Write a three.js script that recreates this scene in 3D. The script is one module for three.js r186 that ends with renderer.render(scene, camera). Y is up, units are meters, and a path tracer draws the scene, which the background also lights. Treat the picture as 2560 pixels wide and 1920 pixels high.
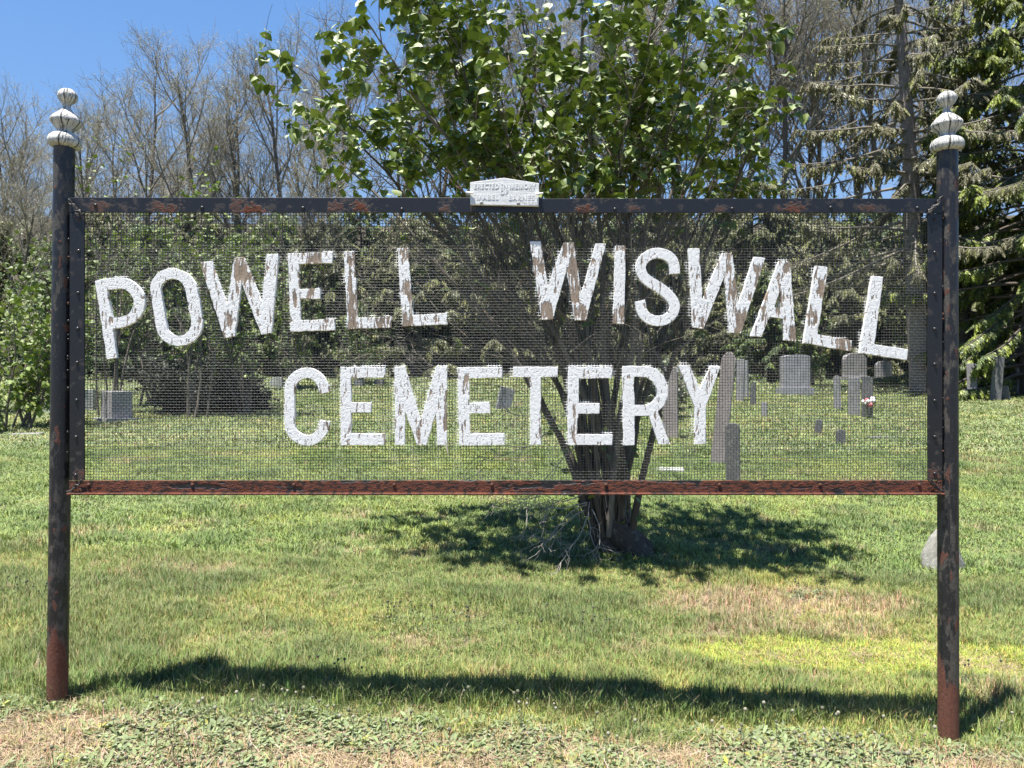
import * as THREE from 'three';
import { mergeGeometries, mergeVertices } from 'three/addons/utils/BufferGeometryUtils.js';
import { TextGeometry } from 'three/addons/geometries/TextGeometry.js';
import { FontLoader } from 'three/addons/loaders/FontLoader.js';

// ---------------------------------------------------------------- camera, sky, sun, exposure
const scene = new THREE.Scene();
const EYE = new THREE.Vector3(0, 1.554, 3.5);
const K = 0.0018146;                         // metres for one photo pixel on the plane of the sign (z = 0)
const FOC = EYE.z / K;                       // focal length in photo pixels (2560 x 1920)
const camera = new THREE.PerspectiveCamera(2 * Math.atan(960 / FOC) * 180 / Math.PI, 4 / 3, 0.05, 600);
camera.position.copy(EYE);
camera.lookAt(0, EYE.y, -10);
camera.focus = 3.52;
camera.userData.fStop = 7;

const renderer = new THREE.WebGLRenderer({ antialias: true });
renderer.toneMapping = THREE.LinearToneMapping;
renderer.toneMappingExposure = 2.4;
renderer.shadowMap.enabled = true;

const SUN = new THREE.Vector3(-0.2, 1, 0.16).normalize();
{
  const W = 512, H = 256, d = new Float32Array(W * H * 4);
  const stops = [[-90, .10, .10, .07], [-4, .13, .14, .12], [0, .26, .34, .45], [8, .20, .31, .48], [18, .125, .245, .475], [30, .082, .19, .43], [55, .05, .125, .33], [90, .036, .095, .27]];
  for (let y = 0; y < H; y++) {
    const el = ((y + .5) / H - .5) * 180;
    let k = 0; while (k < stops.length - 2 && el > stops[k + 1][0]) k++;
    const a = stops[k], b = stops[k + 1], f = Math.min(1, Math.max(0, (el - a[0]) / (b[0] - a[0])));
    for (let x = 0; x < W; x++) for (let c = 0; c < 4; c++) d[(y * W + x) * 4 + c] = c < 3 ? (a[c + 1] + (b[c + 1] - a[c + 1]) * f) * .78 : 1;
  }
  const t = new THREE.DataTexture(d, W, H, THREE.RGBAFormat, THREE.FloatType);
  t.mapping = THREE.EquirectangularReflectionMapping; t.magFilter = t.minFilter = THREE.LinearFilter; t.needsUpdate = true;
  scene.background = t; scene.environment = t;
}
const sun = new THREE.DirectionalLight(new THREE.Color().setRGB(1, .955, .88), 5);
sun.target.position.set(0, 0, -10); sun.position.copy(SUN).multiplyScalar(60).add(sun.target.position);
sun.castShadow = true; sun.shadow.mapSize.set(4096, 4096);
Object.assign(sun.shadow.camera, { left: -45, right: 45, top: 45, bottom: -45, near: 1, far: 140 });
scene.add(sun, sun.target);

// ---------------------------------------------------------------- helpers
function rng(seed) { let s = seed >>> 0; return () => { s = (s + 0x6D2B79F5) >>> 0; let t = s; t = Math.imul(t ^ (t >>> 15), t | 1); t ^= t + Math.imul(t ^ (t >>> 7), t | 61); return ((t ^ (t >>> 14)) >>> 0) / 4294967296; }; }
const R0 = rng(7);
const NT = new Float32Array(65536); { const r = rng(99); for (let i = 0; i < 65536; i++) NT[i] = r(); }
function vn(x, y) {
  const xi = Math.floor(x), yi = Math.floor(y); let fx = x - xi, fy = y - yi;
  fx = fx * fx * (3 - 2 * fx); fy = fy * fy * (3 - 2 * fy);
  const x0 = xi & 255, x1 = (xi + 1) & 255, y0 = (yi & 255) << 8, y1 = ((yi + 1) & 255) << 8;
  const a = NT[y0 + x0], b = NT[y0 + x1], c = NT[y1 + x0], d = NT[y1 + x1];
  return a + (b - a) * fx + (c - a) * fy + (a - b - c + d) * fx * fy;
}
function fbm(x, y, o = 4) { let s = 0, a = .5, n = 0; for (let i = 0; i < o; i++) { s += a * vn(x, y); n += a; a *= .5; x = x * 2.03 + 17.3; y = y * 2.03 + 9.1; } return s / n; }
const clamp = (v, a = 0, b = 1) => v < a ? a : v > b ? b : v;
const sstep = (a, b, v) => { const t = clamp((v - a) / (b - a)); return t * t * (3 - 2 * t); };
const lerp = (a, b, t) => a + (b - a) * t;
const V = (x, y, z) => new THREE.Vector3(x, y, z);
const lin = (r, g, b) => new THREE.Color().setRGB(r, g, b);

const taken = {};
function numbered(n) { if (!(n in taken)) { taken[n] = 0; return n; } taken[n]++; return n + '_' + String(taken[n]).padStart(3, '0'); }
function tag(o, label, category, group, kind) { o.userData.label = label; if (category) o.userData.category = category; if (group) o.userData.group = group; if (kind) o.userData.kind = kind; return o; }
function shadow(o) { o.castShadow = true; o.receiveShadow = true; return o; }
function thing(name, label, category, pos, group) { const g = new THREE.Group(); g.name = numbered(name); if (pos) g.position.copy(pos); tag(g, label, category, group); scene.add(g); return g; }
function part(name, geo, mat, parent) { const m = shadow(new THREE.Mesh(geo, mat)); m.name = name; parent.add(m); return m; }
function copyOf(o, label, group) { const c = o.clone(); c.name = numbered(o.name.replace(/_\d{3}$/, '')); c.userData = { ...o.userData, label: label || o.userData.label }; if (group) c.userData.group = group; scene.add(c); return c; }

function tex(w, h, fn, srgb = false) {          // fn(u,v,x,y) -> [r,g,b] linear 0..1
  const d = new Uint8Array(w * h * 4);
  const enc = v => v <= .0031308 ? v * 12.92 : 1.055 * Math.pow(v, 1 / 2.4) - .055;
  for (let y = 0; y < h; y++) for (let x = 0; x < w; x++) {
    const c = fn(x / w, y / h, x, y), i = (y * w + x) * 4;
    for (let k = 0; k < 3; k++) { const v = clamp(typeof c === 'number' ? c : c[k]); d[i + k] = 255 * (srgb ? enc(v) : v) + .5; }
    d[i + 3] = 255;
  }
  const t = new THREE.DataTexture(d, w, h); t.wrapS = t.wrapT = THREE.RepeatWrapping; t.magFilter = THREE.LinearFilter; t.minFilter = THREE.LinearMipmapLinearFilter; t.generateMipmaps = true;
  if (srgb) t.colorSpace = THREE.SRGBColorSpace; t.needsUpdate = true; return t;
}
class GB {                                      // geometry collector
  constructor() { this.p = []; this.n = []; this.u = []; this.c = []; this.i = []; }
  get count() { return this.p.length / 3; }
  vert(x, y, z, nx, ny, nz, u = 0, v = 0, c) { this.p.push(x, y, z); this.n.push(nx, ny, nz); this.u.push(u, v); if (c) this.c.push(c[0], c[1], c[2]); return this.p.length / 3 - 1; }
  tube(pts, rad, sides, col, cap = false) {
    const n = pts.length, t = V(0, 0, 0), a = V(0, 0, 0), b = V(0, 0, 0), start = this.count; let len = 0;
    for (let k = 0; k < n; k++) {
      t.subVectors(pts[Math.min(n - 1, k + 1)], pts[Math.max(0, k - 1)]).normalize();
      if (k === 0) { a.set(Math.abs(t.x) < .8 ? 1 : 0, 0, Math.abs(t.x) < .8 ? 0 : 1); }
      a.addScaledVector(t, -a.dot(t)).normalize(); b.crossVectors(t, a);
      if (k) len += pts[k].distanceTo(pts[k - 1]);
      const r = typeof rad === 'number' ? rad : rad[k];
      for (let s = 0; s < sides; s++) {
        const w = s / sides * Math.PI * 2, c = Math.cos(w), q = Math.sin(w);
        const nx = a.x * c + b.x * q, ny = a.y * c + b.y * q, nz = a.z * c + b.z * q;
        this.vert(pts[k].x + nx * r, pts[k].y + ny * r, pts[k].z + nz * r, nx, ny, nz, s / sides * 2, len, col);
      }
    }
    for (let k = 0; k < n - 1; k++) for (let s = 0; s < sides; s++) {
      const p = start + k * sides + s, q = start + k * sides + (s + 1) % sides;
      this.i.push(p, q, p + sides, q, q + sides, p + sides);
    }
    if (cap) for (const k of [0, n - 1]) { const o = start + k * sides; for (let s = 1; s < sides - 1; s++) k ? this.i.push(o, o + s, o + s + 1) : this.i.push(o, o + s + 1, o + s); }
  }
  geo() {                                       // winding made to agree with the normals
    const P = this.p, N = this.n, I = this.i;
    for (let k = 0; k < I.length; k += 3) {
      const a = I[k] * 3, b = I[k + 1] * 3, c = I[k + 2] * 3, ux = P[b] - P[a], uy = P[b + 1] - P[a + 1], uz = P[b + 2] - P[a + 2], vx = P[c] - P[a], vy = P[c + 1] - P[a + 1], vz = P[c + 2] - P[a + 2];
      if ((uy * vz - uz * vy) * (N[a] + N[b] + N[c]) + (uz * vx - ux * vz) * (N[a + 1] + N[b + 1] + N[c + 1]) + (ux * vy - uy * vx) * (N[a + 2] + N[b + 2] + N[c + 2]) < 0) { const t = I[k + 1]; I[k + 1] = I[k + 2]; I[k + 2] = t; }
    }
    const g = new THREE.BufferGeometry();
    g.setAttribute('position', new THREE.Float32BufferAttribute(this.p, 3));
    g.setAttribute('normal', new THREE.Float32BufferAttribute(this.n, 3));
    g.setAttribute('uv', new THREE.Float32BufferAttribute(this.u, 2));
    if (this.c.length) g.setAttribute('color', new THREE.Float32BufferAttribute(this.c, 3));
    g.setIndex(this.i); return g;
  }
}

// ---------------------------------------------------------------- terrain
function lawnH(x, z) {
  const s = -z - .8, rise = s > 0 ? .065 * (Math.sqrt(s * s + .6) - Math.sqrt(.6) * .5) : .065 * Math.max(0, .39 * Math.exp(s * 2));
  const cross = -.0465 * 3.6 * Math.tanh(x / 3.6) * Math.exp(-z * z / 60);
  let h = cross + rise - .01;
  const far = Math.hypot(x * .55, z + 5);
  h += .235 * Math.max(0, far - 62) * sstep(62, 80, far);
  return h;
}
function groundH(x, z) { return lawnH(x, z) + (fbm(x * 1.7 + 50, z * 1.7 + 50, 3) - .5) * .05 + (fbm(x * .35, z * .35, 2) - .5) * .07 * sstep(1.5, 5, -z); }
// a photo pixel gives a direction; the ground gives the distance
function rayDir(px, py) { return V((px - 1280) / FOC, (960 - py) / FOC, -1); }
function onGround(px, py) {
  const d = rayDir(px, py); let t = 2.6;
  for (let k = 0; k < 4000; k++) { t += .01 + t * .0015; const y = EYE.y + d.y * t; if (y <= groundH(d.x * t, EYE.z - t)) break; }
  const x = d.x * t, z = EYE.z - t; return V(x, groundH(x, z), z);
}
const D = 1.15732;                              // zoomed-view pixels to photo pixels
const gd = (x, y) => onGround(x * D, y * D);
const atDist = (x, dist) => { const px = (x * D - 1280) / FOC * dist, z = EYE.z - dist; return V(px, groundH(px, z), z); };

function bare(x, z) {                            // 0 lush .. 1 straw and soil showing
  let b = Math.max(sstep(.60, .76, fbm(x * 1.3 + 3, z * 2.1 + 8, 4)) * .7, sstep(.66, .78, fbm(x * 4.2 + 33, z * 6 + 18, 3)) * .6);
  b = Math.max(b, sstep(.03, .16, z + (fbm(x * 3, z * 3 + 4, 3) - .5) * .25) * (z < 1.6 ? 1 : .6));
  const dx = (x - 1.95) / 1.15, dz = (z + 1.95) / .42; b = Math.max(b, sstep(1.15, .45, Math.sqrt(dx * dx + dz * dz) + (fbm(x * 4, z * 4, 3) - .5) * .9));
  return b;
}
function vivid(x, z) { const dx = (x - 2.35) / 1.5, dz = (z + 1.02) / .30; return sstep(1.05, .75, Math.sqrt(dx * dx + dz * dz) + (fbm(x * 3 + 9, z * 3, 3) - .5) * .5); }

{
  const xs = [], zs = [];
  for (let x = 0; x < 160; x += .06 + x * .035) { xs.push(x); if (x) xs.unshift(-x); }
  for (let z = 0, s = 0; z > -190; z -= s) { s = .06 + Math.max(0, -z - .3) * .022; zs.push(z); }
  for (let z = .06, s = .06; z < 40; z += s) { s = .06 + z * .05; zs.unshift(z); }
  const nx = xs.length, nz = zs.length, p = new Float32Array(nx * nz * 3), u = new Float32Array(nx * nz * 2), c = new Float32Array(nx * nz * 3), idx = [];
  for (let j = 0; j < nz; j++) for (let i = 0; i < nx; i++) {
    const k = j * nx + i, x = xs[i], z = zs[j];
    p[k * 3] = x; p[k * 3 + 1] = groundH(x, z); p[k * 3 + 2] = z; u[k * 2] = x / 1.6; u[k * 2 + 1] = z / 1.6;
    const b = bare(x, z), f = sstep(39, 46, Math.hypot(x * .55, z - 2));
    const g = [lerp(.085, .16, b), lerp(.11, .125, b), lerp(.03, .08, b)];
    c[k * 3] = lerp(g[0], .07, f); c[k * 3 + 1] = lerp(g[1], .06, f); c[k * 3 + 2] = lerp(g[2], .035, f);
    if (i < nx - 1 && j < nz - 1) idx.push(k, k + 1, k + nx, k + 1, k + nx + 1, k + nx);
  }
  const g = new THREE.BufferGeometry();
  g.setAttribute('position', new THREE.BufferAttribute(p, 3)); g.setAttribute('uv', new THREE.BufferAttribute(u, 2)); g.setAttribute('color', new THREE.BufferAttribute(c, 3)); g.setIndex(idx); g.computeVertexNormals();
  const soil = tex(1024, 1024, (a, b, x, y) => { const w = k => { const n = 1024 / k; return 0; }; const f = fbm(x / 37, y / 37, 4) * .5 + vn(x / 3.1, y / 3.1) * .3 + vn(x / 1.3, y / 1.3) * .2; const v = .35 + f * 1.0; return [v, v * .97, v * .9]; }, false);
  const bump = tex(512, 512, (a, b, x, y) => fbm(x / 9, y / 9, 4) * .6 + vn(x / 2, y / 2) * .4);
  const ground = shadow(new THREE.Mesh(g, new THREE.MeshStandardMaterial({ vertexColors: true, map: soil, bumpMap: bump, bumpScale: .02, roughness: 1 })));
  ground.name = 'ground'; tag(ground, 'mown cemetery lawn rising gently to a wooded hillside', 'ground', null, 'structure'); scene.add(ground);
}

// ---------------------------------------------------------------- the sign
const sx = px => (px - 1280) * K, sy = py => EYE.y + (960 - py) * K;
const sign = thing('cemetery_sign', 'black iron sign with wire mesh and peeling white wooden letters between two pipe posts', 'sign', V(0, 0, 0));

// posts ----------------------------------------------------------
const postTex = (seed, rustTop) => {
  const W = 256, H = 2048, LEN = 3.0;            // v: metres up the post / LEN
  const f = (x, y) => {
    const u = x / W, up = y / H * LEN;
    const wrap = n => n * 1, a = fbm(u * 3 + seed, up * 9 + seed, 4) * .6 + fbm(u * 9 + seed, up * 34, 3) * .4, g = vn(u * 40, up * 190 + seed) * .5 + vn(u * 24, up * 300) * .5;
    const worn = sstep(.47, .60, a) * (.55 + .45 * g), rustLine = rustTop + (fbm(u * 3.5 + seed * 3, up * 2.5, 3) - .5) * .42;
    const rust = clamp(sstep(.02, -.02, up - rustLine + (g - .5) * .1) + sstep(.74, .76, fbm(u * 4 + 40 + seed, up * 14, 4)) * .8);
    return { worn, rust, g, pit: sstep(.8, .9, vn(u * 40 + 3, up * 90 + seed)) };
  };
  const col = tex(W, H, (a, b, x, y) => { const q = f(x, y), bk = [.014, .014, .017], gy = [.085 * (.6 + q.g), .076 * (.6 + q.g), .062 * (.6 + q.g)], ru = [.115 * (.5 + q.g), .042 * (.5 + q.g), .026 * (.5 + q.g)];
    return [0, 1, 2].map(k => lerp(lerp(bk[k], gy[k], q.worn * .75), ru[k], q.rust) + q.pit * .02); }, true);
  const rgh = tex(W, H, (a, b, x, y) => { const q = f(x, y); return .34 + q.worn * .3 + q.rust * .35 + q.g * .08; });
  const bmp = tex(W, H, (a, b, x, y) => { const q = f(x, y); return .5 + q.worn * .12 + q.rust * (.1 + .3 * q.g) - q.pit * .25; });
  return new THREE.MeshStandardMaterial({ map: col, roughnessMap: rgh, roughness: 1, bumpMap: bmp, bumpScale: .0025 });
};
const crackTex = (() => {
  const W = 512, H = 512;
  const f = (x, y) => {
    const u = x / W * 24, v = y / H * 10, wob = (fbm(u * .6, v * 1.2, 3) - .5) * 3.2;
    const s = Math.abs(fbm(u * 1.6 + wob, v * .55 + wob * .5, 3) - .5), s2 = Math.abs(fbm(u * 3.5 + 20, v * 2.4 + 7 + wob, 2) - .5);
    return { crack: clamp(sstep(.030, .008, s) + sstep(.022, .004, s2) * .75 + sstep(.012, .004, Math.abs(((u / 24 * 5 + fbm(v * .5, 3, 2) * .16) % 1) - .5) / 5)), n: fbm(u * 4, v * 4, 3) };
  };
  return { col: tex(W, H, (a, b, x, y) => { const q = f(x, y), p = .50 + .24 * q.n; return [lerp(p, .07, q.crack), lerp(p * .985, .065, q.crack), lerp(p * .94, .055, q.crack)]; }, true), bmp: tex(W, H, (a, b, x, y) => { const q = f(x, y); return .75 - q.crack * .7 + q.n * .2; }) };
})();
const finialMat = new THREE.MeshStandardMaterial({ map: crackTex.col, bumpMap: crackTex.bmp, bumpScale: .004, roughness: .85 });
const finialProfile = [[0, -6], [26, -2], [35, 2], [38.5, 8], [39, 14], [37, 22], [31, 29], [23, 34], [18.5, 38], [20, 43], [27, 51], [34, 59], [36.5, 65], [35, 71], [29, 78.5], [21.5, 85.5], [15.5, 91.5], [11, 97], [8.7, 102], [8.5, 107], [11, 112], [19, 119], [23, 128], [22, 136.5], [17, 144], [9, 148.5], [0, 150]];
const finialGeo = (() => {
  const c = new THREE.CatmullRomCurve3(finialProfile.map(([r, h]) => V(r * K, h * K, 0)), false, 'centripetal').getPoints(90).map(p => new THREE.Vector2(Math.max(0, p.x), p.y));
  return new THREE.LatheGeometry(c, 40);
})();
function makePost(x0, yBot, x1, yTop, seed, rustTop, tilt, turn) {
  const a = V(sx(x0), sy(yBot) - .12, -.035), b = V(sx(x1), sy(yTop), -.035), m = new GB(), pts = [], N = 16, r = 24.4 * K;
  for (let k = 0; k <= N; k++) pts.push(a.clone().lerp(b, k / N));
  m.tube(pts, r, 30, null, true);
  const g = m.geo(), uv = g.attributes.uv, len = a.distanceTo(b);
  // seam-free enough: u runs round the pipe, v is metres from the ground
  for (let k = 0; k < uv.count; k++) { const s = uv.getX(k) / 2; uv.setXY(k, Math.abs(s * 2 - 1) + turn, (uv.getY(k) - .12) / 3.0); }
  const post = part('post', g, postTex(seed, rustTop), sign);
  const fin = part('finial', finialGeo, finialMat, sign); fin.position.copy(b); fin.rotation.set(0, turn * 9, tilt);
  return post;
}
makePost(131, 1765, 150, 362, 3.3, .33, -.06, .1);
makePost(2382, 1869, 2379, 371, 8.9, .30, .01, .6);

// angle-iron frame -----------------------------------------------
const ironTex = (rusty, patches, x0, x1, y0, y1, W, H) => {
  const f = (x, y) => {
    const px = lerp(x0, x1, x / W), py = lerp(y1, y0, y / H), g = vn(px * .9, py * .9) * .5 + vn(px * .45 + 7, py * .45) * .5, a = fbm(px * .035, py * .05, 4);
    let rust = rusty ? sstep(.40, .54, fbm(px * .011 + 3, py * .06, 4) + .16 + (fbm(px * .09, py * .12, 3) - .5) * .3) : 0, worn = sstep(.64, .72, fbm(px * .05 + 9, py * .06 + 2, 4)) * (.2 + .5 * g);
    for (const [qx, qy, rx, ry, s] of patches) { const e = Math.hypot((px - qx) / rx, (py - qy) / ry) + (fbm(px * .13, py * .16, 4) - .5) * 2.4; rust = Math.max(rust, sstep(.95, .6, e) * s); worn = Math.max(worn, sstep(1.35, .9, e) * .55); }
    return { rust, worn, g, a };
  };
  const col = tex(W, H, (a, b, x, y) => { const q = f(x, y), m = .4 + q.g * 1.0, deep = sstep(.52, .62, vn(x / 9.1, y / 5.2) * .6 + q.g * .4); return [0, 1, 2].map(k => lerp(lerp([.014, .014, .017][k] * (.5 + q.g), [.11, .09, .075][k] * m, q.worn * .7), lerp([.15, .046, .024][k], [.032, .016, .012][k], rusty ? deep : deep * .7) * m, q.rust)); }, true);
  const rgh = tex(W, H, (a, b, x, y) => { const q = f(x, y); return .36 + .3 * q.worn + .45 * q.rust; });
  const bmp = tex(W, H, (a, b, x, y) => { const q = f(x, y); return .4 + q.worn * .06 + q.rust * (.15 + .4 * q.g); });
  for (const t of [col, rgh, bmp]) t.wrapS = t.wrapT = THREE.ClampToEdgeWrapping;
  return new THREE.MeshStandardMaterial({ map: col, roughnessMap: rgh, roughness: 1, bumpMap: bmp, bumpScale: rusty ? .006 : .003 });
};
function planarUV(g, X0, X1, Y0, Y1) { const p = g.attributes.position, u = new Float32Array(p.count * 2); for (let k = 0; k < p.count; k++) { u[k * 2] = (p.getX(k) - X0) / (X1 - X0); u[k * 2 + 1] = (p.getY(k) + p.getZ(k) * .3 - Y0) / (Y1 - Y0); } g.setAttribute('uv', new THREE.BufferAttribute(u, 2)); return g; }
function chamferBox(x0, x1, y0, y1, z0, z1, c = .002) {
  const s = new THREE.Shape([[x0 + c, y0 + c], [x1 - c, y0 + c], [x1 - c, y1 - c], [x0 + c, y1 - c]].map(q => new THREE.Vector2(...q)));
  const g = new THREE.ExtrudeGeometry(s, { depth: z1 - z0 - 2 * c, bevelEnabled: true, bevelSize: c, bevelThickness: c, bevelSegments: 2, steps: 1 }); g.translate(0, 0, z0 + c); return g;
}
const strip = l => l.map(g => { const q = g.index ? g.toNonIndexed() : g; for (const k of Object.keys(q.attributes)) if (!['position', 'normal', 'uv'].includes(k)) q.deleteAttribute(k); return q; });
const topPatches = [[243, 516, 26, 16, .5], [391, 516, 18, 14, .5], [428, 522, 28, 16, .8], [595, 520, 18, 26, .55], [632, 524, 34, 16, 1], [310, 520, 12, 10, .3], [840, 515, 20, 14, .6], [903, 518, 28, 18, 1], [1115, 522, 16, 10, .5], [1462, 523, 22, 14, .9], [1585, 520, 12, 10, .5], [1985, 520, 34, 13, .8], [1800, 524, 14, 9, .4], [2170, 521, 24, 9, .5]];
const topMat = ironTex(false, topPatches, 170, 2360, 490, 536, 2048, 64);
const botMat = ironTex(true, [[236, 1222, 16, 16, 0]], 160, 2370, 1196, 1240, 2048, 64);
const sideMat = ironTex(false, [[196, 540, 12, 12, .2], [200, 1195, 16, 22, .5], [2333, 1185, 16, 20, .6]], 160, 2370, 480, 1250, 1024, 1024);
const zF = .004;
function ironBar(name, x0, x1, y0, y1, mat, U, flange) {
  const list = [chamferBox(sx(x0), sx(x1), sy(y1), sy(y0), zF - .007, zF)];
  if (flange === 'top') list.push(chamferBox(sx(x0), sx(x1), sy(y0 + 4), sy(y0), zF - .055, zF - .0075));
  if (flange === 'bottom') list.push(chamferBox(sx(x0), sx(x1), sy(y1), sy(y1 - 5), zF + .0005, zF + .022, .003));
  if (flange === 'left') list.push(chamferBox(sx(x0), sx(x0 + 4), sy(y1), sy(y0), zF - .05, zF - .0075));
  if (flange === 'right') list.push(chamferBox(sx(x1 - 4), sx(x1), sy(y1), sy(y0), zF - .05, zF - .0075));
  const g = mergeGeometries(strip(list)); planarUV(g, sx(U[0]), sx(U[1]), sy(U[3]), sy(U[2]));
  return part(name, g, mat, sign);
}
const UT = [170, 2360, 490, 536], UB = [160, 2370, 1196, 1240], US = [160, 2370, 480, 1250];
ironBar('top_bar', 174, 1347, 494, 532, topMat, UT, 'top');
ironBar('top_bar', 1348, 2355, 497, 533, topMat, UT, 'top').position.z = .002;
ironBar('bottom_bar', 174, 2355, 1201, 1236, botMat, UB, 'bottom');
ironBar('side_bar', 175, 212, 533.5, 1200, sideMat, US, 'left');
ironBar('side_bar', 2318, 2355, 534.5, 1200, sideMat, US, 'right');
// rivets
const rivetGeo = new THREE.SphereGeometry(.0085, 14, 8, 0, Math.PI * 2, 0, Math.PI / 2).rotateX(Math.PI / 2).scale(1, 1, .75);
const rivetMat = new THREE.MeshStandardMaterial({ color: lin(.02, .02, .022), roughness: .38 }), rivetRust = new THREE.MeshStandardMaterial({ color: lin(.085, .034, .02), roughness: .85 });
const rivets = [[240, 514], [506, 520], [758, 521], [1005, 524], [1258, 524], [1537, 524], [1830, 523], [2076, 520], [2292, 521], ...[547, 628, 733, 822, 907, 1001, 1093, 1188].map(y => [199 - (y - 547) * .014, y]), ...[549, 632, 734, 823, 911, 1002, 1092, 1184].map(y => [2336, y])];
for (const [x, y] of rivets) { const m = part('rivet', rivetGeo, rivetMat, sign); m.position.set(sx(x), sy(y), zF + (x > 1348 && y < 530 ? .0022 : .0004)); }
for (const x of [223, 482, 735, 986, 1230, 1515, 1798, 2050, 2297]) { const m = part('rivet', rivetGeo, rivetRust, sign); m.position.set(sx(x), sy(1212), zF + .0004); }
// twisted wire and weld lumps where the bars meet, and weld spots along the posts
{
  const r = rng(31), blackWire = new THREE.MeshStandardMaterial({ color: lin(.035, .032, .03), roughness: .5 });
  for (const [x0, y0, x1, y1, n] of [[176, 498, 206, 538, 4], [2354, 496, 2318, 534, 5], [176, 1232, 212, 1200, 3], [2354, 1232, 2320, 1198, 3]]) {
    const b = new GB();
    for (let k = 0; k < n; k++) { const pts = []; for (let s = 0; s <= 7; s++) pts.push(V(sx(lerp(x0, x1, s / 7) + (r() - .5) * 9), sy(lerp(y0, y1, s / 7) + (r() - .5) * 9), zF + .006 + r() * .008)); b.tube(new THREE.CatmullRomCurve3(pts).getPoints(24), .0022 + r() * .0022, 6, null, true); }
    part('corner_wire', b.geo(), blackWire, sign);
  }
  const w = new THREE.IcosahedronGeometry(.006, 1);
  for (let k = 0; k < 26; k++) { const right = k % 2, y = 545 + r() * 690; const m = part('weld_spot', w, r() < .15 ? rivetRust : rivetMat, sign); m.position.set(sx(right ? 2357 : 172 + (545 - y) * .006), sy(y), -.002 + r() * .004); m.scale.set(.6 + r() * .5, .6 + r() * .7, .7); }
}

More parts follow.
